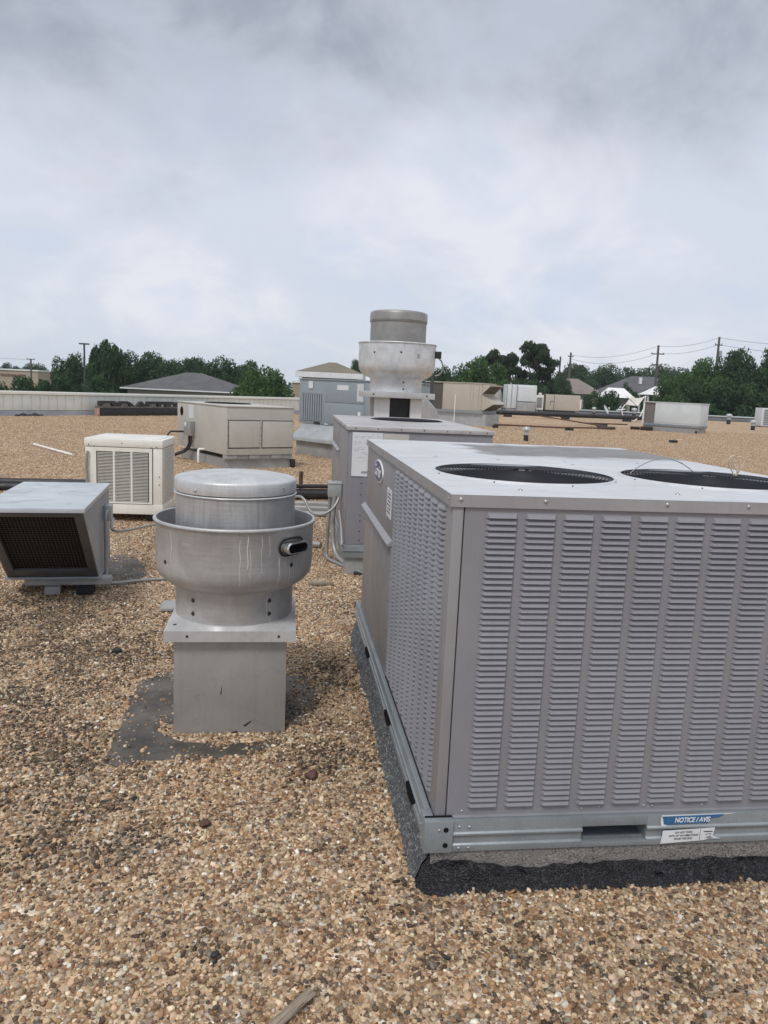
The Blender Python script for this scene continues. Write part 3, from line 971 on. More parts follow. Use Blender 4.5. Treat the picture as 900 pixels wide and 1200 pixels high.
rect(X0, X1, Y0, v0)
rect(X0, a0, v0, v1)
rect(a1, b0, v0, v1)
rect(b1, X1, v0, v1)
rect(X0, X1, v1, Y1)
top_me = mb
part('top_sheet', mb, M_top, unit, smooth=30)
mb = MB()
for (x0, x1, y0, y1) in ((X0, X1, Y0, Y0 + 0.004), (X0, X1, Y1 - 0.004, Y1), (X0, X0 + 0.004, Y0 + 0.0042, Y1 - 0.0042), (X1 - 0.004, X1, Y0 + 0.0042, Y1 - 0.0042)):
    mb.box(x0, x1, y0, y1, ZT0 - 0.004, ZT - 0.0006)
part('top_trim', mb, M_trim, unit)
for uc in FC:
    mb = MB()
    mb.lathe([(0.0, ZT - 0.235), (FR + 0.03, ZT - 0.235), (FR + 0.03, ZT - 0.05)], 48, uc, FV)
    well = part('fan_well', mb, M_void, unit, smooth=30)
    mb = MB()
    for i in range(24):
        rr = 0.045 + i * (FR - 0.05) / 23
        mb.tube([(uc + rr * math.cos(2 * PI * j / 48), FV + rr * math.sin(2 * PI * j / 48), ZT + 0.006 + 0.012 * (1 - (rr / FR) ** 2)) for j in range(48)], 0.0022, 5, closed=True)
    for i in range(8):
        t = 2 * PI * i / 8 + 0.2
        mb.tube([(uc + r_ * math.cos(t), FV + r_ * math.sin(t), ZT + 0.002 + 0.012 * (1 - (r_ / FR) ** 2)) for r_ in (0.04, 0.12, 0.2, 0.28, FR + 0.012)], 0.0032, 5)
    part('fan_guard', mb, M_guard, unit, smooth=50)
    mb = MB()
    mb.lathe([(0, ZT - 0.16), (0.075, ZT - 0.16), (0.075, ZT - 0.04), (0.068, ZT - 0.03), (0, ZT - 0.026)], 24, uc, FV)
    part('fan_motor', mb, M_void, unit, smooth=40)
    mb = MB()
    for i in range(4):
        t0 = i * PI / 2 + 0.5
        vs = []
        for t_, h_ in ((0, 0), (0.95, 0.055)):
            for r_ in (0.07, FR * 0.55, FR - 0.02):
                vs.append((uc + r_ * math.cos(t0 + t_), FV + r_ * math.sin(t0 + t_), ZT - 0.15 + h_))
        vs += [(x, y, z - 0.003) for x, y, z in vs]
        mb.add(vs, [(0, 1, 4, 3), (1, 2, 5, 4), (9, 10, 7, 6), (10, 11, 8, 7), (2, 8, 11, 5), (3, 4, 10, 9), (4, 5, 11, 10), (0, 6, 7, 1), (1, 7, 8, 2), (0, 3, 9, 6)])
    part('fan_blade', mb, M_void, unit)
# motor mount plates seen on the guard
for uc in FC:
    mb = MB()
    mb.prism([(uc - 0.16, FV + 0.20), (uc + 0.03, FV + 0.235), (uc + 0.13, FV + 0.21), (uc + 0.02, FV + 0.14)], 'z', ZT + 0.013, ZT + 0.017)
    part('mounting_plate', mb, M_galv, unit)
# screws
mb = MB()
for u_ in (0.022, 0.29, 0.689, 0.966, 1.28, 1.58):
    mb.dome((u_, Y0 - 0.0002, 1.281), 0.0075, (0, -1, 0))
for v_ in (0.03, 0.55, 1.0, 1.45, 2.0, 2.4):
    mb.dome((X0 - 0.0002, v_, 1.279), 0.0055, (-1, 0, 0))
for u_, v_ in ((0.198, 1.30), (0.488, 1.25), (0.819, 1.26), (1.2, 1.28), (1.495, 1.40), (0.25, 0.13), (0.80, 0.14), (0.80, 1.1), (1.4, 0.12)):
    mb.dome((u_, v_, ZT), 0.0085, (0, 0, 1), 0.8)
for u_, z_ in ((0.09, 0.249), (0.56, 0.25), (0.75, 0.249), (0.72, 0.25), (0.5, 0.246), (0.93, 0.247), (1.2, 0.249)):
    mb.dome((u_, 0.0003, z_), 0.005, (0, -1, 0))
part('screw', mb, M_screw, unit, kind='stuff', smooth=60)
mb = MB()
for z_ in (0.35, 0.45, 0.6, 0.75, 0.85):
    mb.dome((-0.0042, 1.262, z_), 0.004, (-1, 0, 0))
for v_, z_ in ((1.6, 0.25), (1.8, 0.25), (2.0, 0.25), (2.2, 0.25), (2.40, 0.5), (2.40, 0.8), (2.40, 1.1)):
    mb.dome((-0.0042, v_, z_), 0.004, (-1, 0, 0))
part('dark_screw', mb, M_bolt, unit, kind='stuff', smooth=60)

# base rail: folded galvanised channel with a fork slot
PROF = [(-0.004, 0.2295), (-0.024, 0.2295), (-0.024, 0.190), (-0.030, 0.186), (-0.030, 0.180), (-0.022, 0.176), (-0.022, 0.150), (-0.028, 0.145), (-0.028, 0.123), (-0.004, 0.123)]
mb = MB()
SL0, SL1 = 0.498, 0.725
mb.prism(PROF, 'x', 0.057, SL0)
mb.prism(PROF, 'x', SL1, UW - 0.03)
mb.prism([(-0.004, 0.2295), (-0.024, 0.2295), (-0.024, 0.195), (-0.004, 0.195)], 'x', SL0 + 0.0002, SL1 - 0.0002)
mb.prism([(-0.004, 0.140), (-0.028, 0.140), (-0.028, 0.123), (-0.004, 0.123)], 'x', SL0 + 0.0002, SL1 - 0.0002)
rail = part('base_rail', mb, M_galv, unit, bevel=0.0015, label='front base rail with a fork slot')
mb = MB()
mb.add([(SL0, -0.004, 0.14), (SL1, -0.004, 0.14), (SL1, 0.20, 0.137), (SL0, 0.20, 0.137), (SL0, -0.004, 0.195), (SL1, -0.004, 0.195), (SL1, 0.20, 0.195), (SL0, 0.20, 0.195)],
       [(0, 1, 2, 3), (7, 6, 5, 4), (3, 2, 6, 7), (0, 3, 7, 4), (2, 1, 5, 6)])
part('fork_slot', mb, M_galv, unit, fix=False)
mb = MB()
LPROF = [(a, z) for a, z in PROF]
def side_rail(x0, x1):
    n_ = len(LPROF)
    vs = [(a, x0, z) for a, z in LPROF] + [(a, x1, z) for a, z in LPROF]
    mb.add(vs, [tuple(range(n_)), tuple(range(n_, 2 * n_))[::-1]] + [(i, n_ + i, n_ + (i + 1) % n_, (i + 1) % n_) for i in range(n_)])
side_rail(0.047, UL + 0.12)
part('base_rail', mb, M_galv, unit, bevel=0.0015, label='left base rail with oval lifting holes')
mb = MB()
for v_ in (0.30, 0.945, 1.80):
    pts = []
    for j in range(16):
        t = 2 * PI * j / 16
        pts.append((v_ + 0.075 * math.cos(t), 0.150 + 0.022 * math.sin(t)))
    mb.prism(pts, 'x', -0.0335, -0.021)
part('lifting_hole', mb, M_void, unit)
mb = MB()
mb.box(-0.038, 0.056, -0.036, -0.004, 0.125, 0.236)
mb.box(-0.038, -0.004, -0.0038, 0.046, 0.125, 0.236)
mbg = MB()
mbg.box(-0.0345, 0.0555, -0.012, -0.0045, 0.2362, 0.2388)
br = part('corner_bracket', mb, M_galv, unit, bevel=0.003)
mb = MB()
for z_ in (0.205, 0.151):
    mb.lathe([(0.0085, 0.0), (0.0085, 0.0015), (0, 0.0015)], 14)
vs_ = []
mb = MB()
for z_ in (0.206, 0.152):
    pts = [(0.032 + 0.0085 * math.cos(2 * PI * j / 14), z_ + 0.0085 * math.sin(2 * PI * j / 14)) for j in range(14)]
    mb.prism(pts, 'y', -0.0375, -0.0355)
part('bracket_hole', mb, M_void, br)
part('bracket_gap', mbg, M_void, br)
mb = MB()
for x_, z_ in ((0.010, 0.205),):
    mb.dome((x_, -0.036, z_), 0.005, (0, -1, 0))
for x_, z_ in ((0.079, 0.207), (0.112, 0.206), (0.079, 0.135), (0.112, 0.135)):
    mb.dome((x_, -0.0285 if z_ < .15 else -0.0242, z_), 0.0055, (0, -1, 0))
for v_, z_ in ((0.01, 0.205), (0.03, 0.19), (0.015, 0.15)):
    mb.dome((-0.038, v_, z_), 0.0055, (-1, 0, 0))
part('rivet', mb, M_screw, unit, kind='stuff', smooth=60)
# torn labels on the rail
mb = MB()
mb.prism([(0.776, 0.2235), (1.00, 0.2265), (0.985, 0.216), (0.952, 0.212), (0.945, 0.196), (0.80, 0.193), (0.783, 0.188), (0.779, 0.2)], 'y', -0.0262, -0.0242)
nl = part('notice_label', mb, M_blue_label, unit, label='torn blue label printed NOTICE / AVIS')
mb = MB()
mb.prism([(0.775, 0.2275), (1.045, 0.2285), (1.0, 0.2245), (0.775, 0.221)], 'y', -0.0255, -0.0242)
mb.prism([(0.772, 0.221), (0.778, 0.2195), (0.784, 0.195), (0.80, 0.1905), (0.782, 0.186), (0.774, 0.193)], 'y', -0.0266, -0.0242)
part('label_edge', mb, M_paper, unit)
text_mesh('notice_lettering', 'NOTICE / AVIS', 0.0245, M_white, unit, face_mtx((0.885, -0.0266, 0.2085), (1, 0, 0), (0, -1, 0)), shear=0.22, sx=0.80, bold=0.0004, extrude=0.0003).parent = unit
mb = MB()
mb.prism([(0.781, 0.1745), (0.968, 0.180), (0.962, 0.150), (0.992, 0.140), (0.95, 0.142), (0.93, 0.136), (0.776, 0.1285), (0.779, 0.15)], 'y', -0.0325, -0.0302)
wl = part('warning_label', mb, M_paper, unit, label='torn white warning label with small black print')
for i, t_ in enumerate(('DO NOT FORK', 'WITH 36" (914 MM) FORKS', 'FROM THIS END')):
    text_mesh('warning_lettering', t_, 0.0098, M_ink, unit, face_mtx((0.856, -0.0329, 0.1675 - i * 0.0115), (1, 0.0, 0.02), (0, -1, 0)), sx=0.92, bold=0.0002, extrude=0.0002)
mb = MB()
mb.box(0.914, 0.9155, -0.0329, -0.0326, 0.137, 0.178)
mb.tube([(0.935, -0.0328, 0.158), (0.955, -0.0328, 0.160), (0.953, -0.0328, 0.15), (0.938, -0.0328, 0.147), (0.962, -0.0328, 0.1455)], 0.0012, 4)
mb.box(0.928, 0.960, -0.0329, -0.0326, 0.166, 0.170)
part('warning_symbol', mb, M_ink, unit)

# curb under the unit: granulated membrane, with tar flashing in front and a cant strip at the left
mb = MB()
mb.box(-0.012, UW, -0.022, UL + 0.1, 0.004, 0.1222)
part('curb', mb, M_curb, unit)


def skirt(name, pts, mat):
    """wavy flashing strip along a path; pts: list of (base x, base y, normal x, normal y, profile)"""
    vs, fs_ = [], []
    m_ = len(pts[0][4])
    for i_, (bx_, by_, nx_, ny_, pr) in enumerate(pts):
        for q, (d, z) in enumerate(pr):
            nv = mnoise.noise_vector(Vector((bx_ * 17 + nx_ * 0.5, by_ * 17 + q * 2.0, 3.3)))
            n2_ = mnoise.noise_vector(Vector((bx_ * 70, by_ * 70 + q * 5.0, 9.3)))
            d2 = d + (nv.x * 0.013 + n2_.x * 0.006) * (q > 0)
            z2 = z + (nv.y * 0.009 + n2_.y * 0.006) * (q > 0)
            vs.append((bx_ + nx_ * d2, by_ + ny_ * d2, z2))
    for i_ in range(len(pts) - 1):
        for q in range(m_ - 1):
            fs_.append((i_ * m_ + q, i_ * m_ + q + 1, (i_ + 1) * m_ + q + 1, (i_ + 1) * m_ + q))
    mb_ = MB()
    mb_.add(vs, fs_)
    return part(name, mb_, mat, unit, smooth=60)


def front_prof(t):
    zt = 0.062 + 0.017 * mnoise.noise(Vector((t * 4, 1.2, 0))) + 0.010 * mnoise.noise(Vector((t * 19, 4.2, 0)))
    if t < 0.26:
        zt += 0.022 * max(0, 1 - abs(t - 0.07) / 0.19)
    zs = [zt, zt + 0.003, zt - 0.012, zt * 0.62, zt * 0.38, 0.016, 0.004, -0.010]
    return list(zip([0.001, 0.007, 0.012, 0.018, 0.026, 0.036, 0.050, 0.062], zs))


def left_prof(t):
    w = 0.018 + 0.009 * mnoise.noise(Vector((t * 5, 7.2, 0))) + 0
    zs = [0.121, 0.112, 0.095, 0.072, 0.048, 0.024, 0.006, -0.010]
    return list(zip([0.001, 0.008, 0.013, 0.017 + w * 0.15, 0.022 + w * 0.4, 0.026 + w * 0.75, 0.030 + w, 0.040 + w], zs))


skirt('tar_flashing', [(-0.012 + 0.009 * i_, -0.022, 0, -1, front_prof(0.009 * i_)) for i_ in range(181)], M_tar)
skirt('cant_flashing', [(-0.012, UL + 0.1 - 0.0105 * i_, -1, 0, left_prof(UL + 0.1 - 0.0105 * i_)) for i_ in range(244)], M_cant)
cp = []
for i_ in range(11):
    t_ = i_ / 10
    a_ = PI + t_ * PI / 2
    A_, B_ = left_prof(-0.01), front_prof(0.0)
    cp.append((-0.012, -0.022, math.cos(a_), math.sin(a_), [(pa[0] * (1 - t_) + pb[0] * t_, pa[1] * (1 - t_) + pb[1] * t_) for pa, pb in zip(A_, B_)]))
skirt('corner_flashing', cp, M_tar)

# loose wires lying on the top of the big unit
def w_unit(x, y, z):
    c, s_ = math.cos(YAW), math.sin(YAW)
    return (UX + x * c - y * s_, UY + x * s_ + y * c, z)


mb = MB()
p_ = []
for j in range(17):
    t = j / 16
    p_.append(w_unit(0.88 + 0.33 * t, 0.68 + 0.09 * t, ZT + 0.012 + 0.062 * math.sin(PI * t) ** 0.8))
mb.tube(p_, 0.0017, 6)
single('loose_wire', mb, M_conduit, 'thin grey wire arching over the right fan of the large air conditioner', 'wire', smooth=60)
mb = MB()
bx, by, bz = w_unit(1.352, 0.70, ZT + 0.012)
pts_ = [(bx, by, bz - 0.015), (bx - 0.012, by, bz + 0.018), (bx - 0.028, by + .003, bz + 0.045), (bx - 0.034, by, bz + 0.065), (bx - 0.028, by, bz + 0.082), (bx - 0.014, by, bz + 0.086), (bx - 0.002, by, bz + 0.079),
        (bx + 0.010, by + .004, bz + 0.083), (bx + 0.024, by, bz + 0.080), (bx + 0.031, by, bz + 0.064), (bx + 0.024, by - .003, bz + 0.042), (bx + 0.010, by, bz + 0.016), (bx + 0.003, by, bz - 0.015)]
mb.tube(pts_, 0.0026, 6)
mb.tube([(bx + .003, by - .004, bz - .01), (bx + 0.004, by - .005, bz + 0.022), (bx - 0.004, by, bz + 0.040), (bx - 0.013, by, bz + 0.056), (bx - 0.009, by, bz + 0.078)], 0.003, 6)
mb.tube([(bx - .004, by - .004, bz), (bx + 0.008, by - .005, bz + 0.026), (bx + 0.002, by, bz + 0.046)], 0.0028, 6)
single('wire_loop', mb, M_copper, 'heart shaped loop of pale wire standing on the right fan guard', 'wire', smooth=60)

# ------------------------------------------------------------------ exhaust fans
def stadium(w_, h_, n_=10):
    r = h_ / 2
    pts = []
    for j in range(n_ + 1):
        t = -PI / 2 + PI * j / n_
        pts.append((w_ / 2 - r + r * math.cos(t), r * math.sin(t)))
    for j in range(n_ + 1):
        t = PI / 2 + PI * j / n_
        pts.append((-w_ / 2 + r + r * math.cos(t), r * math.sin(t)))
    return pts


fan = thing('exhaust_fan', 'dull aluminium exhaust fan with white run marks, nearest on the left', 'exhaust fan',
            (-0.703, 3.58, 0), 0.137, 'upblast exhaust fans')
CW = 0.2535
mb = MB()
mb.box(-CW, CW, -CW, CW, -0.005, 0.4515)
part('curb', mb, M_curb_metal, fan, bevel=0.004)
mb = MB()
mb.prism([(-0.045, 0.0), (-0.036, 0.045), (-0.039, 0.0)], 'y', -CW - 0.0012, -CW - 0.0002)
mb.v = [(x + -0.0, y, z + 0.19) for x, y, z in mb.v]
mb.prism([(0.06, 0.035), (0.10, 0.062), (0.095, 0.052), (0.07, 0.03)], 'y', -CW - 0.0012, -CW - 0.0002)
mb.prism([(0.01, 0.004), (0.035, 0.012), (0.03, 0.0), (0.012, -0.004)], 'y', -CW - 0.0012, -CW - 0.0002)
part('tar_smear', mb, M_black, fan)
mb = MB()
PW = 0.292
mb.add([(-PW, -PW, 0.452), (PW, -PW, 0.452), (PW, PW, 0.452), (-PW, PW, 0.452), (-PW, -PW, 0.502), (PW, -PW, 0.502), (PW, PW, 0.502), (-PW, PW, 0.502)],
       [(3, 2, 1, 0), (0, 1, 5, 4), (1, 2, 6, 5), (2, 3, 7, 6), (3, 0, 4, 7)])
N_ = 48
vs = []
for j in range(N_):
    a, b = sq(2 * PI * j / N_)
    vs.append((PW * a, PW * b, 0.502))
vs += [(0.285 * math.cos(2 * PI * j / N_), 0.285 * math.sin(2 * PI * j / N_), 0.520) for j in range(N_)]
vs += [(0.27 * math.cos(2 * PI * j / N_), 0.27 * math.sin(2 * PI * j / N_), 0.521) for j in range(N_)]
mb.add(vs, [(j, (j + 1) % N_, N_ + (j + 1) % N_, N_ + j) for j in range(N_)] + [(N_ + j, N_ + (j + 1) % N_, 2 * N_ + (j + 1) % N_, 2 * N_ + j) for j in range(N_)])
part('base_plate', mb, M_alu_plate, fan, smooth=20)
mb = MB()
for x_ in (-0.19, 0.215):
    mb.dome((x_, -PW - 0.0003, 0.478), 0.0065, (0, -1, 0))
mb.dome((-0.25, -0.22, 0.508), 0.011, (0, 0, 1))
R0, R1 = 0.2755, 0.3670
bowl = [(R0 - 0.003, 0.518), (R0, 0.518), (R0, 0.655), (R0 + 0.004, 0.664), (R0 + 0.016, 0.671), (R0 + 0.038, 0.682), (R0 + 0.062, 0.700), (R0 + 0.081, 0.724),
        (R1 - 0.003, 0.752), (R1, 0.785), (R1, 0.958), (R1 + 0.003, 0.962)]
for j in range(9):
    t = -PI / 2 + j * PI * 1.25 / 8
    bowl.append((R1 + 0.003 + 0.009 * math.cos(t), 0.971 + 0.009 * math.sin(t)))
bowl += [(R1 - 0.004, 0.96), (R1 - 0.004, 0.79), (R1 - 0.02, 0.74), (R0 + 0.03, 0.69), (R0 + 0.004, 0.68)]
mbb = MB()
mbb.lathe(bowl, 96)
band = part('wind_band', mbb, M_alu, fan, smooth=50)
mb2 = MB()
mb2.lathe([(R0 + 0.005, 0.679), (0.2, 0.685), (0, 0.69)], 48)
part('deck', mb2, M_void, fan, smooth=50)


def on_bowl(th, z, off=0.0):
    """point on the outside of the bowl at angle th (0 = towards the viewer, positive to the right)"""
    r = R1
    for (ra, za), (rb, zb) in zip(bowl[1:11], bowl[2:11]):
        if za <= z <= zb:
            r = ra + (rb - ra) * (z - za) / max(1e-6, zb - za)
    return Vector(((r + off) * math.sin(th), -(r + off) * math.cos(th), z))


for th, z in ((-0.93, 0.800), (0.80, 0.803), (-0.68, 0.622), (-0.68, 0.560), (0.66, 0.624), (0.66, 0.563)):
    p = on_bowl(th, z)
    mb.dome(p, 0.0105, (math.sin(th), -math.cos(th), 0), 0.5)
part('bolt', mb, M_bolt, fan, kind='stuff', smooth=60)
mb = MB()
for th, za, zb, w_ in ((-0.80, 0.955, 0.79, .0016), (-0.02 + 0.13, 0.93, 0.715, .0016), (0.20, 0.95, 0.80, .0024), (0.235, 0.89, 0.76, .0012), (0.37, 0.95, 0.78, .0012), (0.47, 0.95, 0.85, .0012),
                       (0.61, 0.845, 0.53, .0024), (0.70, 0.86, 0.70, .0014), (0.77, 0.845, 0.685, .0018), (0.80, 0.79, 0.70, .0015), (0.85, 0.85, 0.69, .003), (0.90, 0.85, 0.70, .002), (1.05, 0.95, 0.8, .0012), (0.67, 0.66, 0.52, .002)):
    vs, nn = [], 14
    for j in range(nn + 1):
        z = za + (zb - za) * j / nn
        a_ = th + 0.006 * math.sin(z * 60 + th * 9)
        ww = 0.95 * w_ * (1 if j < nn else 0.3) / R1 * (0.8 + 0.4 * math.sin(j * 1.7 + th * 20) ** 2)
        vs += [on_bowl(a_ - ww, z, 0.0006), on_bowl(a_ + ww, z, 0.0006)]
    mb.add(vs, [(2 * j, 2 * j + 1, 2 * j + 3, 2 * j + 2) for j in range(nn)])
for a_, b_, z in ((-0.62, -0.5, 0.905), (-0.6, -0.52, 0.897)):
    mb.add([on_bowl(a_, z, .0006), on_bowl(b_, z - .006, .0006), on_bowl(b_, z - .0045, .0006), on_bowl(a_, z + .001, .0006)], [(0, 1, 2, 3)])
part('mineral_streak', mb, M_streak, fan, kind='stuff', fix=False)
# motor drum and cap
DR = 0.277
mb = MB()
mb.lathe([(DR, 0.68), (DR, 1.092), (DR + 0.002, 1.094)], 96)
part('motor_drum', mb, M_alu_drum, fan, smooth=40)
mb = MB()
mb.lathe([(DR - 0.002, 1.093), (DR + 0.006, 1.093), (DR + 0.0085, 1.097), (DR + 0.006, 1.101), (DR - 0.001, 1.102)], 96)
mb.lathe([(DR - 0.004, 1.106), (DR + 0.004, 1.106), (DR + 0.005, 1.110), (DR + 0.005, 1.156), (DR + 0.002, 1.163), (DR - 0.005, 1.168), (DR - 0.03, 1.174), (0.2, 1.182), (0.1, 1.188), (0, 1.190)], 96)
part('cap', mb, mat_aluminium('cap_aluminium', 3.3, (0.60, 0.615, 0.62), 0.2), fan, smooth=50)
mb = MB()
for th, z, r_ in ((-0.62, 1.125, 0.008), (0.9, 1.14, 0.006), (0.93, 1.128, 0.005)):
    mb.dome(((DR + 0.0055) * math.sin(th), -(DR + 0.0055) * math.cos(th), z), r_, (math.sin(th), -math.cos(th), 0), 0.8)
part('cap_screw', mb, M_screw, fan, kind='stuff', smooth=60)
# oval conduit outlet
th = 0.80
tang = Vector((math.cos(th), math.sin(th), 0))
out = Vector((math.sin(th), -math.cos(th), 0))
cen = on_bowl(th, 0.888)


def oval_ring(w_, h_, off):
    return [cen + tang * a + Vector((0, 0, b)) + out * (off - 0.7 * a * a) for a, b in stadium(w_, h_)]


mb = MB()
sets = [oval_ring(0.160, 0.082, 0.000), oval_ring(0.160, 0.082, 0.005), oval_ring(0.142, 0.066, 0.006)]
nn = len(sets[0])
for A, B in zip(sets, sets[1:]):
    mb.add(A + B, [(j, (j + 1) % nn, nn + (j + 1) % nn, nn + j) for j in range(nn)])
part('outlet_gasket', mb, M_black, fan, smooth=40)
mb = MB()
sets = [oval_ring(0.134, 0.056, 0.0), oval_ring(0.132, 0.054, 0.038), oval_ring(0.128, 0.050, 0.046), oval_ring(0.118, 0.040, 0.045), oval_ring(0.112, 0.034, 0.012)]
for A, B in zip(sets, sets[1:]):
    mb.add(A + B, [(j, (j + 1) % nn, nn + (j + 1) % nn, nn + j) for j in range(nn)])
part('oval_outlet', mb, M_chrome, fan, smooth=50)
mb = MB()
A = oval_ring(0.114, 0.036, 0.014)
mb.add(A, [tuple(range(nn))])
part('outlet_opening', mb, M_void, fan)

# second, larger fan further back
fan2 = thing('exhaust_fan', 'tall bright aluminium exhaust fan on white posts behind the middle air conditioner', 'exhaust fan', (0.085, 10.8, 0), 0.137, 'upblast exhaust fans')
mb = MB()
mb.box(-0.31, 0.31, -0.31, 0.31, 0.0, 1.02)
part('curb', mb, M_galv_light, fan2, bevel=0.006)
for sx_, sy_ in ((-1, -1), (1, -1), (1, 1), (-1, 1)):
    mb = MB()
    xa, xb = sorted((sx_ * 0.325, sx_ * (0.118 if sx_ < 0 else 0.165)))
    ya, yb = sorted((sy_ * 0.325, sy_ * 0.27))
    mb.box(xa, xb, ya, yb, 1.023, 1.495)
    part('post', mb, M_white, fan2, bevel=0.004)
mb = MB()
mb.box(-0.26, 0.26, -0.24, 0.24, 1.023, 1.494)
part('duct', mb, M_black, fan2)
mb = MB()
mb.box(-0.47, 0.47, -0.47, 0.47, 1.497, 1.575)
part('base_plate', mb, M_alu_plate, fan2, bevel=0.006)
R0, R1b = 0.362, 0.532
bw = [(R0, 1.576), (R0, 1.745), (R0 + 0.006, 1.757), (R0 + 0.03, 1.765), (R0 + 0.08, 1.785), (R0 + 0.125, 1.82), (R0 + 0.158, 1.87), (R1b, 1.94), (R1b, 2.215)]
for j in range(7):
    t = -PI / 2 + j * PI * 1.25 / 6
    bw.append((R1b + 0.004 + 0.010 * math.cos(t), 2.228 + 0.010 * math.sin(t)))
bw += [(R1b - 0.006, 2.21), (R1b - 0.006, 1.95), (R0 + 0.06, 1.80), (0.1, 1.80), (0, 1.80)]
mb = MB()
mb.lathe(bw, 96)
part('wind_band', mb, M_alu_far, fan2, smooth=50)
mb = MB()
mb.lathe([(0.385, 1.80), (0.385, 2.512)], 80)
part('motor_drum', mb, mat_aluminium('drum_tan_aluminium', 7.1, (0.34, 0.335, 0.325), 0.4), fan2, smooth=40)
mb = MB()
mb.lathe([(0.383, 2.513), (0.395, 2.514), (0.397, 2.522), (0.388, 2.528), (0.388, 2.532), (0.395, 2.536), (0.394, 2.625), (0.384, 2.648), (0.35, 2.660), (0.15, 2.668), (0, 2.67)], 80)
part('cap', mb, mat_aluminium('cap_tan_aluminium', 4.9, (0.33, 0.32, 0.305), 0.3), fan2, smooth=50)
mb = MB()
for th, z in ((-0.75, 2.09), (-0.05, 2.10)):
    mb.dome((R1b * math.sin(th), -R1b * math.cos(th), z), 0.014, (math.sin(th), -math.cos(th), 0), 0.6)
for x_ in (-0.36, 0.36):
    mb.dome((x_, -0.471, 1.54), 0.012, (0, -1, 0))
for z in (1.62, 1.71):
    mb.dome((0.05, -0.362, z), 0.012, (0, -1, 0))
part('bolt', mb, M_bolt, fan2, kind='stuff', smooth=60)


def curved_label(th0, th1, z0, z1, R, off):
    mbx = MB()
    vs = []
    for j in range(7):
        a_ = th0 + (th1 - th0) * j / 6
        vs += [((R + off) * math.sin(a_), -(R + off) * math.cos(a_), z0), ((R + off) * math.sin(a_), -(R + off) * math.cos(a_), z1)]
    mbx.add(vs, [(2 * j, 2 * j + 2, 2 * j + 3, 2 * j + 1) for j in range(6)])
    return mbx


part('sticker', curved_label(0.52, 0.80, 2.03, 2.15, R1b, 0.0015), M_paper, fan2, label='white paper sticker')
mb = curved_label(0.38, 0.45, 2.03, 2.09, R1b, 0.0015)
part('sticker', mb, M_conc, fan2, label='small grey sticker')
mb = MB()
mb.box(0.505, 0.585, -0.20, -0.11, 2.055, 2.15)
part('junction_box', mb, M_bolt, fan2, bevel=0.008)
mb = MB()
mb.tube([(0.56, -0.155, 2.06), (0.60, -0.155, 2.02), (0.625, -0.15, 1.95), (0.61, -0.14, 1.87), (0.57, -0.13, 1.83), (0.52, -0.12, 1.82)], 0.011, 7)
part('cable', mb, M_conduit, fan2, smooth=60)

# ------------------------------------------------------------------ middle air conditioner
mid = thing('air_conditioner', 'grey air conditioner with white paper labels behind the nearest one', 'air conditioner',
            (-0.33, 6.5, 0), 0.122, 'grey rooftop air conditioners')
MW, ML, MZ = 1.255, 2.55, 1.285
mb = MB()
mb.box(0.003, MW, 0.003, ML, 0.262, MZ - 0.036)
part('cabinet', mb, M_unit, mid, bevel=0.004)
mb = MB()
mb.box(-0.012, MW + 0.012, -0.012, ML + 0.012, MZ - 0.034, MZ)
part('top_sheet', mb, paint('dirty_top_sheet', (0.44, 0.43, 0.425, 1), 0.5, 0.05, 0.16, 2.2, (0.17, 0.155, 0.145, 1), 0.6, 0.0), mid, bevel=0.004)
mb = MB()
mb.lathe([(0.0, MZ + 0.002), (0.36, MZ + 0.002), (0.37, MZ + 0.004), (0.385, MZ + 0.004), (0.39, MZ + 0.0005)], 48, 0.75, 1.75)
part('fan_opening', mb, M_void, mid, smooth=30)
mb = MB()
for i in range(10):
    rr = 0.05 + i * 0.034
    mb.tube([(0.75 + rr * math.cos(2 * PI * j / 40), 1.75 + rr * math.sin(2 * PI * j / 40), MZ + 0.006 + 0.006 * (1 - (rr / .38) ** 2)) for j in range(40)], 0.004, 4, closed=True)
part('fan_guard', mb, M_guard, mid)
mb = MB()
mb.box(0.135, 0.40, -0.001, 0.002, 0.275, 1.245)
part('front_panel', mb, M_unit, mid, bevel=0.001)
mb = MB()
mb.box(0.035, 0.295, -0.0045, -0.0015, 0.86, 1.235)
pl = part('paper_label', mb, M_paper, mid, label='large white paper wiring label')
mb = MB()
mb.box(0.20, 0.275, -0.0052, -0.0047, 0.975, 0.995)
mb.box(0.23, 0.262, -0.0052, -0.0047, 0.905, 0.935)
mb.box(0.12, 0.18, -0.0052, -0.0047, 0.885, 0.905)
rl = random.Random(5)
for i in range(16):
    z_ = 1.215 - i * 0.014
    x_ = 0.05
    while x_ < 0.26:
        w_ = rl.uniform(0.01, 0.05)
        if rl.random() < 0.6:
            mb.box(x_, min(0.27, x_ + w_), -0.0051, -0.0047, z_, z_ + 0.003)
        x_ += w_ + 0.012
part('label_print', mb, paint('faded_ink', (0.33, 0.34, 0.37, 1), 0.7), pl, kind='stuff')
mb = MB()
mb.box(0.298, 0.52, -0.004, -0.0015, 1.155, 1.232)
part('paper_label', mb, paint('aged_label', (0.52, 0.50, 0.46, 1), 0.6), mid, label='small aged label beside the white one')
mb = MB()
for y0, y1, z0, z1 in ((0.02, 1.1, 0.27, 1.24), (1.12, ML - 0.02, 0.27, 0.98), (1.12, ML - 0.02, 1.0, 1.24)):
    pn = MB()
    pn.box(-0.002, 0.002, y0, y1, z0, z1)
    part('side_panel', pn, M_unit_side, mid, bevel=0.001)
mb = MB()
mb.prism([(-0.03, 0.98), (-0.025, 0.975), (0.002, 0.985), (0.002, 0.998), (-0.03, 0.986)], 'y', 1.12, ML - 0.02)
part('rain_lip', mb, M_trim, mid)
mb = MB()
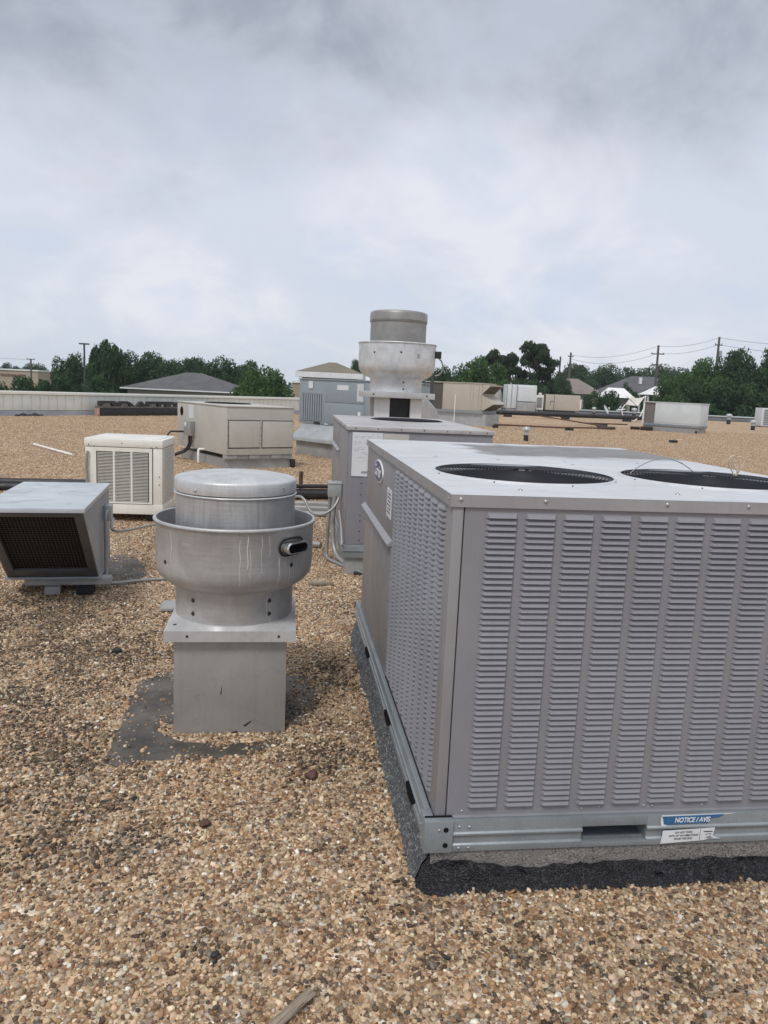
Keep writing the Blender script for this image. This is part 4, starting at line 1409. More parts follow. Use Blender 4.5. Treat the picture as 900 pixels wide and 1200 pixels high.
mb.box(-0.014, MW + 0.01, -0.016, ML + 0.01, 0.145, 0.26)
part('base_rail', mb, M_galv, mid, bevel=0.004)
mb = MB()
mb.box(-0.022, MW + 0.016, -0.024, ML + 0.018, 0.205, 0.215)
part('rail_ridge', mb, M_galv, mid, bevel=0.002)
mb = MB()
mb.box(0.01, MW - 0.01, 0.01, ML - 0.01, 0.0, 0.144)
part('curb', mb, M_conc, mid)
mb = MB()
for x_ in (0.06, 0.25, 0.45, 0.65, 0.85, 1.05, 1.2):
    mb.dome((x_, -0.0122, MZ - 0.016), 0.006, (0, -1, 0))
for z_ in (0.30, 0.38, 0.47, 0.52, 0.7, 0.8):
    mb.dome((0.125, 0.0028, z_), 0.006, (0, -1, 0))
for y_ in (0.3, 0.9, 1.5, 2.1):
    mb.dome((-0.0122, y_, MZ - 0.016), 0.006, (-1, 0, 0))
part('screw', mb, M_bolt, mid, kind='stuff', smooth=60)

# things beside the middle unit: disconnect box, conduits
mb = MB()
mb.box(-0.13, -0.008, 0.50, 0.66, 0.60, 0.72)
mb.box(-0.135, -0.004, 0.495, 0.665, 0.72, 0.735)
single('disconnect_box', mb, M_galv_light, 'small pale metal box fixed low on the left side of the middle air conditioner', 'electrical box', (-0.33, 6.5, 0), 0.122, bevel=0.004)


def conduit(name, pts, r, mat, label, cat='conduit', group=None, n=10):
    # Catmull-Rom through the points
    P = [Vector(p) for p in pts]
    q = []
    for i in range(len(P) - 1):
        p0_, p1_, p2_, p3_ = P[max(i - 1, 0)], P[i], P[i + 1], P[min(i + 2, len(P) - 1)]
        for j in range(6):
            t = j / 6
            q.append(0.5 * ((2 * p1_) + (p2_ - p0_) * t + (2 * p0_ - 5 * p1_ + 4 * p2_ - p3_) * t * t + (3 * p1_ - p0_ - 3 * p2_ + p3_) * t ** 3))
    q.append(P[-1])
    mb_ = MB()
    mb_.tube(q, r, n)
    return single(name, mb_, mat, label, cat, smooth=60, group=group)


conduit('conduit', [(-0.46, 7.0, 0.62), (-0.47, 6.98, 0.40), (-0.45, 6.92, 0.16), (-0.38, 6.80, 0.06), (-0.25, 6.62, 0.045), (-0.10, 6.45, 0.04), (0.15, 6.2, 0.035)], 0.021, M_conduit,
        'thick grey conduit dropping from the metal box and bending along the gravel', group='conduits on the roof')
conduit('conduit', [(-0.505, 7.02, 0.62), (-0.515, 7.02, 0.35), (-0.52, 7.0, 0.1), (-0.5, 6.95, 0.03), (-0.36, 6.75, 0.02), (-0.1, 6.4, 0.018), (0.12, 6.15, 0.018)], 0.016, M_conduit,
        'thinner grey conduit hanging beside the thick one at the middle unit', group='conduits on the roof')
conduit('conduit', [(-0.42, 6.95, 0.60), (-0.46, 6.9, 0.52), (-0.54, 6.88, 0.46), (-0.62, 6.9, 0.45), (-0.68, 6.95, 0.47), (-0.74, 7.0, 0.56), (-0.80, 7.05, 0.585), (-0.88, 7.1, 0.55), (-0.95, 7.15, 0.48), (-1.0, 7.2, 0.2), (-1.02, 7.2, 0.02)], 0.013, M_conduit,
        'flexible grey conduit looping up in an S beside the middle unit', group='conduits on the roof')
conduit('conduit', [(-0.40, 6.72, 0.52), (-0.37, 6.6, 0.40), (-0.355, 6.5, 0.30), (-0.35, 6.46, 0.26)], 0.012, M_conduit,
        'short grey conduit slanting down to the bottom corner of the middle unit', group='conduits on the roof')
mb = MB()
mb.box(-0.24, -0.02, 6.46, 6.54, 0.0, 0.022)
single('pipe_support', mb, M_black, 'small black block under the thick conduit beside the middle unit', 'pipe support', bevel=0.004)
mb = MB()
mb.tube([(-1.32, 10.75, 0.085), (-0.35, 11.02, 0.085)], 0.075, 14)
mb.tube([(-1.32, 10.72, 0.2), (-0.45, 10.96, 0.2)], 0.03, 10)
single('gas_pipe', mb, M_black, 'black pipes lying across the roof between the near fan and the middle unit', 'pipe', smooth=50)
mb = MB()
mb.tube([(-1.25, 11.2, 0), (-1.245, 11.2, 0.36)], 0.03, 8)
single('iron_stub', mb, M_rust, 'short rusty iron post standing behind the black pipe', 'post', smooth=50)
for i, (x, y, w_, a, lab) in enumerate(((-0.95, 10.25, 0.8, 0.05, 'long weathered board lying just in front of the black pipe'), (-0.88, 9.85, 0.75, -0.03, 'grey weathered board lying nearer than the black pipe'), (-0.82, 9.45, 0.7, 0.06, 'third weathered board, nearest of those by the black pipe'))):
    mb = MB()
    mb.box(-w_ / 2, w_ / 2, -0.07, 0.07, 0.012, 0.055)
    single('wooden_board', mb, M_conc, lab, 'board', (x, y, 0), a + 0.12, group='boards under the pipes', bevel=0.006)
mb = MB()
mb.tube([(-0.74, 7.55, 0.035), (-0.62, 7.51, 0.035)], 0.032, 12)
single('vent_stub', mb, M_conduit, 'short grey pipe offcut lying on the gravel right of the near fan', 'pipe', smooth=50)
mb = MB()
mb.box(-0.1, 0.1, -0.018, 0.018, 0.01, 0.035)
single('wood_scrap', mb, M_wood, 'small dark wood scrap on the gravel between the near fan and the big unit', 'scrap', (-0.49, 6.06, 0), 0.1, bevel=0.003)
mb = MB()
mb.prism([(-0.07, 0.01), (0.06, 0.015), (0.075, 0.03), (-0.05, 0.028)], 'y', -0.11, 0.10)
single('metal_scrap', mb, M_conc, 'flat grey scrap lying on the gravel at the left of the near fan base', 'scrap', (-1.49, 5.25, 0), 0.2)

rk = random.Random(4)
for x, y, r_, m_, lab in ((-1.54, 4.31, 0.030, M_black, 'small black tar lump on the gravel left of the near fan'), (-0.60, 2.57, 0.020, M_rust, 'dark brown lump on the gravel in front of the near fan, right one'),
                          (-0.91, 2.72, 0.012, M_black, 'tiny black lump on the gravel in front of the near fan, left one'), (-0.42, 1.93, 0.011, M_black, 'tiny black lump on the gravel above the wooden stick'),
                          (-0.25, 2.95, 0.028, M_rust, 'flat rust brown scrap on the gravel between the near fan and the big unit')):
    bm = bmesh.new()
    bmesh.ops.create_icosphere(bm, subdivisions=2, radius=r_)
    for v in bm.verts:
        q = mnoise.noise_vector(v.co * (1.6 / r_) + Vector((x * 9, y * 9, 0)))
        v.co = (v.co + q * r_ * 0.45)
        v.co.z *= 0.55
    me = bpy.data.meshes.new('tar_lump')
    bm.to_mesh(me)
    bm.free()
    me.materials.append(m_)
    o = link('tar_lump', me, loc=(x, y, 0.006 + r_ * 0.3))
    o['label'] = lab
    o['category'] = 'lump'
    o['group'] = 'small lumps on the gravel'

# ------------------------------------------------------------------ wooden stake at the lower edge
def stake():
    mb_ = MB()
    a, b = Vector((-0.235, 1.655, 0.022)), Vector((-0.135, 1.79, 0.024))
    vs = []
    d = (b - a).normalized()
    s_ = Vector((0, 0, 1)).cross(d)
    nn = 12
    for i in range(nn + 1):
        c = a.lerp(b, i / nn)
        for j in range(10):
            t = 2 * PI * j / 10
            q = 1 + 0.22 * mnoise.noise(Vector((j * 2.1, i * 0.25, 5)))
            vs.append(c + s_ * (0.015 * q * math.cos(t)) + Vector((0, 0, 0.011 * q * math.sin(t))) + (d * 0.008 * mnoise.noise(Vector((j * 3.3, 1, 1))) if i in (0, nn) else Vector()))
    fs_ = [(i * 10 + j, i * 10 + (j + 1) % 10, (i + 1) * 10 + (j + 1) % 10, (i + 1) * 10 + j) for i in range(nn) for j in range(10)]
    fs_ += [tuple(range(10))[::-1], tuple(nn * 10 + j for j in range(10))]
    mb_.add(vs, fs_)
    m, k = new_mat('grey_stake_wood')
    tc = k.n('ShaderNodeTexCoord').outputs['Object']
    rotn = k.n('ShaderNodeMapping', ins={0: tc, 2: (0, 0, -math.atan2(d.y, d.x))})
    gr = k.noise(k.scaled(rotn.outputs[0], 14, 260, 260), 1.0, 6, 0.7)
    c = k.ramp(gr, [(0.3, (0.10, 0.075, 0.05, 1)), (0.5, (0.30, 0.25, 0.185, 1)), (0.7, (0.42, 0.36, 0.28, 1))])
    b_ = k.n('ShaderNodeBsdfPrincipled', ins={'Base Color': c, 'Roughness': 0.85})
    bn = k.n('ShaderNodeBump', ins={'Height': gr, 'Strength': 0.8, 'Distance': 0.004})
    k.t.links.new(bn.outputs[0], b_.inputs['Normal'])
    k.n('ShaderNodeOutputMaterial', ins={0: b_.outputs[0]})
    single('wooden_stake', mb_, m, 'weathered grey stick of wood lying on the gravel in the foreground', 'stick', smooth=50)


stake()

# ------------------------------------------------------------------ grey intake hood
hood = thing('intake_hood', 'slanted grey metal intake hood with a dark wire screen, at the left edge', 'intake hood', (-2.561, 4.728, 0), math.radians(13))
HW, ZH = 0.63, 0.755
yb_, yt_ = 0.68, 0.02
mb = MB()
mb.box(-0.012, HW + 0.012, -0.004, 1.31, ZH - 0.030, ZH)
part('top_panel', mb, M_hood_top, hood, bevel=0.003)
for x0, x1 in ((0.0, 0.006), (HW - 0.006, HW)):
    mb = MB()
    mb.prism([(yt_, ZH - 0.032), (1.29, ZH - 0.032), (1.34, 0.135), (yb_, 0.135)], 'x', x0, x1)
    part('side_panel', mb, M_hood, hood)
mb = MB()
mb.box(0.007, HW - 0.007, 1.27, 1.285, 0.14, ZH - 0.033)
part('back_panel', mb, M_hood, hood)
mb = MB()
mb.box(-0.008, HW + 0.008, yb_ - 0.012, 1.35, 0.118, 0.134)
part('bottom_panel', mb, M_hood, hood, bevel=0.002)
# slanted frame


def slant(x0, x1, s0, s1, d0, d1):
    """box on the slanted front: s from top (0) to bottom (1), d depth inwards"""
    A = Vector((0, yt_, ZH - 0.036))
    B = Vector((0, yb_, 0.137))
    nrm = Vector((0, (B - A).z, -(B - A).y)).normalized()
    if nrm.y > 0:
        nrm = -nrm
    vs = []
    for d in (d0, d1):
        for s_, x in ((s0, x0), (s0, x1), (s1, x1), (s1, x0)):
            p = A.lerp(B, s_) - nrm * d
            vs.append((x, p.y, p.z))
    return vs, [(0, 1, 2, 3), (7, 6, 5, 4), (0, 4, 5, 1), (1, 5, 6, 2), (2, 6, 7, 3), (3, 7, 4, 0)]


mb = MB()
for q in ((0.007, 0.062, 0.0, 1.0), (HW - 0.062, HW - 0.007, 0.0, 1.0), (0.0622, HW - 0.0622, 0.0, 0.045), (0.0622, HW - 0.0622, 0.885, 1.0)):
    mb.add(*slant(*q, -0.004, 0.02))
part('front_frame', mb, M_hood_dark, hood, bevel=0.0015)
mb = MB()
for i in range(22):
    x = 0.066 + i * (HW - 0.132) / 21
    mb.add(*slant(x - 0.0011, x + 0.0011, 0.046, 0.884, 0.010, 0.012))
for i in range(31):
    s_ = 0.052 + i * 0.0275
    mb.add(*slant(0.063, HW - 0.063, s_ - 0.0011, s_ + 0.0011, 0.0122, 0.0142))
part('wire_screen', mb, paint('brown_wire', (0.10, 0.088, 0.075, 1), 0.7), hood, kind='stuff', fix=False)  # one dull brown over the whole wire mesh
mb = MB()
mb.prism([(yt_ + 0.10, ZH - 0.034), (1.26, ZH - 0.034), (1.26, 0.14), (yb_ + 0.06, 0.14)], 'x', 0.0075, HW - 0.0075)
part('filter', mb, M_void, hood)  # black block painted in for the darkness inside the open hood
# junction box and conduit on its right side
mb = MB()
mb.box(HW + 0.001, HW + 0.055, 0.98, 1.10, 0.50, 0.62)
part('junction_box', mb, M_galv_light, hood, bevel=0.006)
def wh(x, y, z):
    c, s_ = math.cos(math.radians(13)), math.sin(math.radians(13))
    return (-2.561 + x * c - y * s_, 4.728 + x * s_ + y * c, z)


conduit('conduit', [wh(HW + 0.03, 0.94, 0.585), wh(HW + 0.03, 0.88, 0.575), wh(HW + 0.028, 0.855, 0.50), wh(HW + 0.027, 0.86, 0.3), wh(HW + 0.03, 0.85, 0.14), wh(HW + 0.06, 0.82, 0.05), (-1.95, 5.86, 0.022), (-1.82, 5.95, 0.018), (-1.6, 6.05, 0.016), (-1.2, 6.2, 0.016)], 0.0125, M_conduit,
        'grey conduit running down the right side of the intake hood and off along the gravel', group='conduits on the roof')
conduit('conduit', [wh(HW + 0.06, 1.04, 0.51), wh(HW + 0.09, 1.08, 0.40), (-2.45, 8.3, 0.03), (-2.2, 8.05, 0.016), (-1.5, 7.9, 0.016)], 0.012, M_conduit,
        'grey conduit lying on the gravel in front of the cream cooler', group='conduits on the roof')
mb = MB()
mb.box(-0.29, 0.31, -0.05, 0.05, 0.062, 0.116)
single('wooden_board', mb, M_conc, 'pale weathered board under the front edge of the intake hood', 'board', (-2.345, 5.56, 0), math.radians(13), bevel=0.004)
mb = MB()
mb.box(-0.27, 0.20, -0.05, 0.05, 0.0, 0.116)
single('wooden_board', mb, M_conc, 'weathered board under the back edge of the intake hood', 'board', (-2.46, 6.1, 0), math.radians(13), bevel=0.004)
for x, y, a, m_, lab in ((-2.43, 5.50, 0.3, M_conc, 'rough grey wood block under the board of the intake hood, left of the black one'), (-2.20, 5.53, 0.15, M_tar, 'blackened wood block under the board of the intake hood, right of the grey one')):
    mb = MB()
    mb.box(-0.055, 0.055, -0.06, 0.07, -0.005, 0.061)
    single('support_block', mb, m_, lab, 'block', (x, y, 0), a, bevel=0.012, group='blocks under the intake hood')
# black pipe behind the hood
mb = MB()
mb.tube([(-6.6, 10.25, 0.10), (-4.2, 10.75, 0.10)], 0.06, 12)
mb.tube([(-6.6, 10.12, 0.055), (-4.2, 10.60, 0.055)], 0.055, 12)
single('gas_pipe', mb, M_black, 'black pipe pair on the gravel behind the intake hood at the left edge', 'pipe', smooth=50)
# white pvc stick
mb = MB()
mb.tube([(-8.0, 17.3, 0.03), (-6.3, 15.3, 0.03)], 0.028, 8)
single('plastic_pipe', mb, M_pvc, 'thin white plastic pipe lying on the open gravel at the left', 'pipe', smooth=50)

# ------------------------------------------------------------------ cream evaporative cooler
CX, CY, CA = -3.34, 8.45, math.radians(5)
cool = thing('evaporative_cooler', 'cream evaporative cooler with slatted sides, behind the intake hood', 'evaporative cooler', (CX, CY, 0), CA)
W_, D_, z0, z1 = 0.835, 0.74, 0.09, 0.935
mb = MB()
mb.box(-0.012, W_ + 0.012, -0.012, D_ + 0.012, z1 - 0.095, z1)
part('lid', mb, [M_cream], cool, bevel=0.022)
mb = MB()
mb.box(0.03, W_ - 0.03, 0.03, D_ - 0.03, z1 + 0.0005, z1 + 0.006)
part('lid_panel', mb, M_cream_top, cool, bevel=0.004)
mb = MB()
mb.box(-0.006, W_ + 0.006, -0.006, D_ + 0.006, z0, z0 + 0.115)
part('pan', mb, M_cream, cool, bevel=0.008)
for sx_, sy_ in ((0, 0), (1, 0), (1, 1), (0, 1)):
    mb = MB()
    xa = 0.0 if sx_ == 0 else W_ - 0.10
    ya = 0.0 if sy_ == 0 else D_ - 0.07
    mb.box(xa, xa + 0.10, ya, ya + 0.07, z0 + 0.116, z1 - 0.096)
    part('corner_post', mb, M_cream, cool, bevel=0.006)
mb = MB()
fx0, fx1, fz0, fz1 = 0.085, W_ - 0.108, z0 + 0.12, z1 - 0.099
mb.box(fx0, fx0 + 0.034, -0.012, 0.012, fz0, fz1)
mb.box(fx1 - 0.034, fx1, -0.012, 0.012, fz0, fz1)
mb.box(fx0 + 0.0342, fx1 - 0.0342, -0.012, 0.012, fz0, fz0 + 0.018)
mb.box(fx0 + 0.0342, fx1 - 0.0342, -0.012, 0.012, fz1 - 0.045, fz1)
gx0, gx1, gz0, gz1 = fx0 + 0.034, fx1 - 0.034, fz0 + 0.018, fz1 - 0.045
cw_ = (gx1 - gx0) / 3
for i in (1, 2):
    mb.box(gx0 + i * cw_ - 0.010, gx0 + i * cw_ + 0.010, -0.013, 0.012, gz0 + 0.0005, gz1 - 0.0005)
frame = part('slat_frame', mb, M_cream, cool)
mb = MB()
mb.prism([(-0.011, 0.0), (-0.011, 0.0046), (0.000, 0.0062), (0.000, 0.0050), (-0.0095, 0.0032), (-0.0095, 0.0)], 'x', 0.0, cw_ - 0.021)
sme = mb.mesh('slat', M_cream)
NS = 34
for c in range(3):
    for r in range(NS):
        o = bpy.data.objects.new('slat', sme)
        COL.objects.link(o)
        o.parent = frame
        o.location = (gx0 + c * cw_ + 0.0105, 0.0, gz0 + 0.006 + r * (gz1 - gz0 - 0.008) / NS)
mb = MB()
sx0, sx1 = 0.085, D_ - 0.085
mb.box(W_ - 0.012, W_ + 0.006, sx0 - 0.012, sx0, z0 + 0.117, z1 - 0.097)
mb.box(W_ - 0.012, W_ + 0.006, sx1, sx1 + 0.012, z0 + 0.117, z1 - 0.097)
part('side_frame', mb, M_cream, cool)
mb = MB()
for i in range(13):
    y = sx0 + (i + 0.5) * (sx1 - sx0) / 13
    mb.box(W_ - 0.008, W_ + 0.002, y - 0.006, y + 0.006, z0 + 0.118, z1 - 0.098)
for r in range(30):
    zc = z0 + 0.13 + r * (z1 - z0 - 0.24) / 29
    mb.box(W_ + 0.0022, W_ + 0.006, sx0, sx1, zc - 0.0032, zc + 0.0032)
part('side_grille', mb, M_cream, cool, kind='stuff')
mb = MB()
mb.box(0.05, W_ - 0.05, 0.055, D_ - 0.055, z0 + 0.12, z1 - 0.1)
part('wet_pad', mb, M_pad, cool)
mb = MB()
mb.tube([(0.035, -0.02, 0.79), (0.025, -0.03, 0.76), (0.018, -0.03, 0.6), (0.03, -0.03, 0.4), (0.05, -0.03, 0.2), (0.06, -0.05, 0.05)], 0.014, 8)
part('conduit', mb, M_conduit, cool, smooth=60)
mb = MB()
for x_, z_ in ((0.04, z1 - 0.075), (0.40, z1 - 0.05), (W_ - 0.06, z1 - 0.08), (0.10, z1 - 0.09), (W_ - 0.12, z1 - 0.09)):
    mb.dome((x_, -0.0125, z_), 0.007, (0, -1, 0))
for z_ in (0.52, 0.43):
    mb.dome((W_ - 0.03, -0.0005, z_), 0.0075, (0, -1, 0))
part('screw', mb, M_bolt, cool, kind='stuff', smooth=60)
for (x, y, lab) in ((0.1, 0.12, 'wood block under the cream cooler, front left'), (0.72, 0.12, 'wood block under the cream cooler, front right'), (0.4, 0.65, 'wood block under the cream cooler, at the back')):
    mb = MB()
    mb.box(-0.05, 0.05, -0.05, 0.05, 0, 0.088)
    c, s_ = math.cos(CA), math.sin(CA)
    single('support_block', mb, M_bolt, lab, 'block', (CX + x * c - y * s_, CY + x * s_ + y * c, 0), CA, group='blocks under the cream cooler', bevel=0.004)

# ------------------------------------------------------------------ beige unit
BA = math.radians(36)
be = thing('air_conditioner', 'beige air conditioner with two square access panels behind the near exhaust fan', 'air conditioner', (-2.99, 14.24, 0), BA)
W_, L_, z0, z1 = 1.41, 2.5, 0.262, 1.18
mb = MB()
mb.box(0, W_, 0, L_, z0, z1 - 0.022)
part('cabinet', mb, M_beige, be, bevel=0.008)
mb = MB()
mb.box(-0.014, W_ + 0.014, -0.014, L_ + 0.014, z1 - 0.021, z1)
part('top_sheet', mb, paint('beige_top', (0.50, 0.48, 0.43, 1), 0.45, 0.1, 0.1, 2.0, (0.3, 0.27, 0.22, 1), 0.4), be, bevel=0.006)
mb = MB()
mb.lathe([(0, z1 + 0.006), (0.44, z1 + 0.006), (0.46, z1 + 0.014), (0.48, z1 + 0.001)], 48, 0.72, 1.55)
part('fan_opening', mb, M_void, be, smooth=30)
for x0, x1 in ((0.045, 0.675), (0.735, 1.385)):
    mb = MB()
    mb.box(x0, x1, -0.012, -0.001, 0.405, 0.905)
    part('access_panel', mb, M_beige_panel, be, bevel=0.004)
mb = MB()
for x0, x1 in ((0.03, 0.69), (0.72, 1.40)):
    mb.box(x0, x1, -0.0015, 0.002, 0.905, 0.922)
    mb.box(x0, x1, -0.0015, 0.002, 0.385, 0.404)
    mb.box(x0, x0 + 0.014, -0.0015, 0.002, 0.4042, 0.9048)
part('panel_gasket', mb, M_bolt, be)
mb = MB()
vs = [(0.0, 2.25 + 0.085 * math.cos(2 * PI * j / 24), 0.98 + 0.095 * math.sin(2 * PI * j / 24)) for j in range(24)]
mb.add([(-0.004, y, z) for _, y, z in vs], [tuple(range(24))])
part('knockout_hole', mb, M_void, be)
mb = MB()
mb.box(-0.005, 0.001, 1.60, 1.86, 0.86, 1.13)
part('panel_label', mb, M_pale, be, label='tall pale label')
mb = MB()
mb.box(-0.10, -0.002, 1.53, 1.88, 0.51, 0.80)
db = part('disconnect_box', mb, M_conduit, be, bevel=0.01)
mb = MB()
mb.box(-0.105, -0.101, 1.76, 1.83, 0.70, 0.77)
part('switch_plate', mb, M_white, db)
for dy, lo in ((0.0, 0.0), (0.1, 0.05)):
    mb = MB()
    mb.tube([(-0.055, 1.60 + dy, 0.505), (-0.055, 1.60 + dy, 0.36), (-0.07, 1.66 + dy, 0.26), (-0.1, 1.78 + dy, 0.18), (-0.14, 1.98 + dy, 0.12), (-0.16, 2.2 + dy, 0.06)], 0.022, 8)
    part('conduit', mb, M_bolt, be, smooth=60)
mb = MB()
mb.tube([(-0.002, 1.05, 0.285), (-0.11, 1.05, 0.285), (-0.12, 1.05, 0.27), (-0.12, 1.05, 0.02)], 0.024, 8)
part('drain_pipe', mb, M_pvc, be, smooth=60)
mb = MB()
mb.tube([(-0.002, 2.1, 0.56), (-0.28, 2.15, 0.56), (-0.34, 2.17, 0.48), (-0.34, 2.2, 0.1)], 0.02, 8)
part('refrigerant_line', mb, M_bolt, be, smooth=60)
mb = MB()
for z_ in (0.33, 0.48, 0.63, 0.78, 0.93, 1.08):
    mb.dome((0.02, -0.0005, z_), 0.008, (0, -1, 0))
    mb.dome((0.705, -0.0005, z_), 0.008, (0, -1, 0)) if 0.4 < z_ < 0.95 else None
part('screw', mb, M_bolt, be, kind='stuff', smooth=60)
mb = MB()
mb.box(0.05, W_ - 0.03, 0.06, L_ - 0.06, 0.0, 0.18)
part('curb', mb, M_flash, be)
nb = 6
for i in range(nb):
    mb = MB()
    x0 = 0.0 + i * (W_ / nb)
    mb.box(x0 + 0.004, x0 + W_ / nb - 0.004, 0.01 + 0.01 * (i % 2), 0.18, 0.183, 0.258)
    part('block', mb, M_conc, be, bevel=0.006)
mb = MB()
mb.box(W_ - 0.03, W_ + 0.05, -0.02, 0.06, 0.0, 0.17)
part('corner_shim', mb, M_black, be, bevel=0.006)

# ------------------------------------------------------------------ blue-grey unit
bl = thing('air_conditioner', 'blue grey air conditioner with slotted grille left of the tall fan', 'air conditioner', (-2.15, 18.5, 0), math.radians(-45))
L_, z0, z1 = 2.68, 0.735, 1.785
mb = MB()
mb.box(0.0, L_, 0.0, 1.7, z0, z1 - 0.03)
part('cabinet', mb, M_blue, bl, bevel=0.01)
mb = MB()
mb.box(-0.02, L_ + 0.02, -0.02, 1.72, z1 - 0.028, z1)
part('top_sheet', mb, M_blue, bl, bevel=0.006)
mb = MB()
mb.box(0.10, 0.84, -0.006, -0.001, 0.80, 1.44)
gr = part('grille', mb, M_blue_dark, bl)
for i in range(9):
    mb = MB()
    x = 0.115 + i * 0.0835
    mb.prism([(x, -0.016), (x + 0.045, -0.009), (x + 0.043, -0.007), (x, -0.012)], 'z', 0.805, 1.435)
    part('slat', mb, M_blue, gr)
for x0, x1, a, b in ((0.955, 2.28, 1.27, 1.72), (0.955, 2.28, 0.775, 1.255), (2.31, 2.65, 0.775, 1.72)):
    mb = MB()
    mb.box(x0, x1, -0.012, -0.001, a, b)
    part('access_panel', mb, M_blue, bl, bevel=0.006)
for x0, x1, a, b, m_, lab in ((0.36, 0.52, 1.56, 1.73, M_paper, 'square white label'), (1.38, 1.76, 1.55, 1.66, M_paper, 'wide white label'), (2.05, 2.26, 1.32, 1.70, M_pale, 'tall pale label'),
                              (2.10, 2.18, 0.93, 1.09, M_white, 'small white label'), (0.97, 1.10, 0.745, 0.772, M_paper, 'tiny white label'), (0.58, 0.80, 0.745, 0.785, M_black, 'black slot plate')):
    mb = MB()
    mb.box(x0, x1, -0.016, -0.0125, a, b)
    part('panel_label', mb, m_, bl, label=lab)
mb = MB()
mb.prism([(-0.001, 0.725), (-0.30, 0.42), (-0.31, 0.34), (-0.29, 0.33), (-0.001, 0.33)], 'x', 0.12, 2.2)
part('slanted_hood', mb, M_galv_light, bl, bevel=0.006)
mb = MB()
mb.box(0.15, L_ - 0.1, 0.0, 1.6, 0.0, 0.73)
part('curb', mb, M_flash, bl)
mb = MB()
mb.box(0.2, 2.25, -0.22, -0.001, 0.0, 0.33)
part('duct_base', mb, M_conc, bl, bevel=0.006)

# ------------------------------------------------------------------ right-hand units
tn = thing('air_conditioner', 'tan rooftop air conditioner with two open rain hoods, right of the tall fan', 'air conditioner', (4.6, 38.6, 0), math.radians(-30))
mb = MB()
mb.box(-2.15, 0, 0, 1.8, 0.76, 2.10)
part('cabinet', mb, M_tan, tn, bevel=0.02)
mb = MB()
mb.box(-3.1, -2.152, 0.03, 1.75, 0.76, 2.08)
part('coil', mb, M_tan_dark, tn)
mb = MB()
mb.box(-3.15, 0.03, -0.03, 1.83, 2.102, 2.15)
part('top_sheet', mb, M_tan, tn, bevel=0.01)
for x_ in (-0.62, -0.46, -0.16):
    mb = MB()
    mb.box(x_, x_ + 0.025, -0.025, -0.001, 0.79, 2.08)
    part('seam', mb, M_tan, tn)
mb = MB()
mb.box(-3.1, 0.25, 0.1, 1.9, 0.0, 0.60)
part('curb', mb, M_galv_light, tn)
mb = MB()
mb.box(-3.14, 0.10, -0.02, 1.85, 0.603, 0.757)
part('base_rail', mb, M_galv, tn, bevel=0.01)


def rain_hood(prof, dark_a, dark_b):
    n_ = len(prof)
    mb_ = MB()
    for y0, y1 in ((0.05, 0.075), (1.65, 1.675)):
        mb_.prism(prof, 'y', y0, y1)
    for i in range(n_):
        if (i, (i + 1) % n_) == (dark_a, dark_b):
            continue
        a, b = Vector(prof[i]), Vector(prof[(i + 1) % n_])
        nn_ = Vector((-(b - a).y, (b - a).x)).normalized() * 0.02
        mb_.add([(a.x, 0.0755, a.y), (b.x, 0.0755, b.y), (b.x, 1.6495, b.y), (a.x, 1.6495, a.y)], [(0, 1, 2, 3)])
    hd = part('rain_hood', mb_, M_tan, tn, fix=False)
    mb_ = MB()
    a, b = Vector(prof[dark_a]), Vector(prof[dark_b])
    c_ = Vector((0.02, (a.y + b.y) / 2))
    ins = lambda p, t: p.lerp(c_, t)
    for q, t in ((0, 0.12),):
        p, r_ = ins(a, t), ins(b, t)
        mb_.add([(p.x, 0.09, p.y), (r_.x, 0.09, r_.y), (r_.x, 1.64, r_.y), (p.x, 1.64, p.y)], [(0, 1, 2, 3)])
    part('hood_filter', mb_, M_tan_dark, hd, fix=False)
    return hd


rain_hood([(0.0, 2.09), (0.0, 1.60), (0.42, 2.00), (0.42, 2.07)], 1, 2)
rain_hood([(0.0, 1.56), (0.0, 0.80), (0.12, 0.80), (0.62, 1.10), (0.62, 1.14)], 2, 3)
mb = MB()
mb.tube([(-1.15, -0.6, 0), (-1.15, -0.6, 1.52)], 0.022, 6)
single('vent_pipe', mb, M_pvc, 'thin white pipe standing in front of the tan unit', 'pipe', (4.6, 38.6, 0), math.radians(-30), smooth=50)
mb = MB()
prof = [(0.0, 0.0)] + [(0.0 + 0.62 * math.sin(t), 0.42 + 1.02 * math.cos(t)) for t in [0.25 + j * (PI / 2 - 0.25) / 14 for j in range(15)]] + [(0.62, 0.0)]
prof = [(0.0, 0.0), (0.0, 1.30), (0.04, 1.40), (0.12, 1.45), (0.20, 1.45), (0.30, 1.39), (0.40, 1.28), (0.49, 1.12), (0.55, 0.95), (0.60, 0.7), (0.60, 0.0)]
mb.prism(prof, 'y', 0.0, 0.5)
single('gooseneck_vent', mb, M_flash, 'round shouldered pale metal vent behind the middle air conditioner', 'vent', (0.49, 15.0, 0), -0.1, bevel=0.01)
mb = MB()
mb.tube([(0.885, 16.0, 0), (0.872, 16.0, 1.9)], 0.035, 8)
single('vent_pipe', mb, M_lamp, 'slim dark pipe standing right of the tall exhaust fan', 'pipe', smooth=50)
gr_ = thing('air_conditioner', 'pale grey rooftop air conditioner with a large front cover, right of the tan one', 'air conditioner', (9.98, 66.0, 0), 0)
mb = MB()
mb.box(0, 2.55, 0, 2.0, 0.55, 2.54)
part('cabinet', mb, M_pale, gr_, bevel=0.02)
mb = MB()
mb.box(0.92, 2.48, -0.5, -0.005, 1.16, 2.40)
part('front_cover', mb, M_pale, gr_, bevel=0.03)
mb = MB()
for x_ in (0.03, 0.42, 0.86):
    mb.box(x_, x_ + 0.05, -0.02, -0.001, 0.6, 2.5)
part('seam', mb, M_base_flash, gr_)
mb = MB()
mb.box(0.05, 2.5, 0.05, 1.9, 0, 0.547)
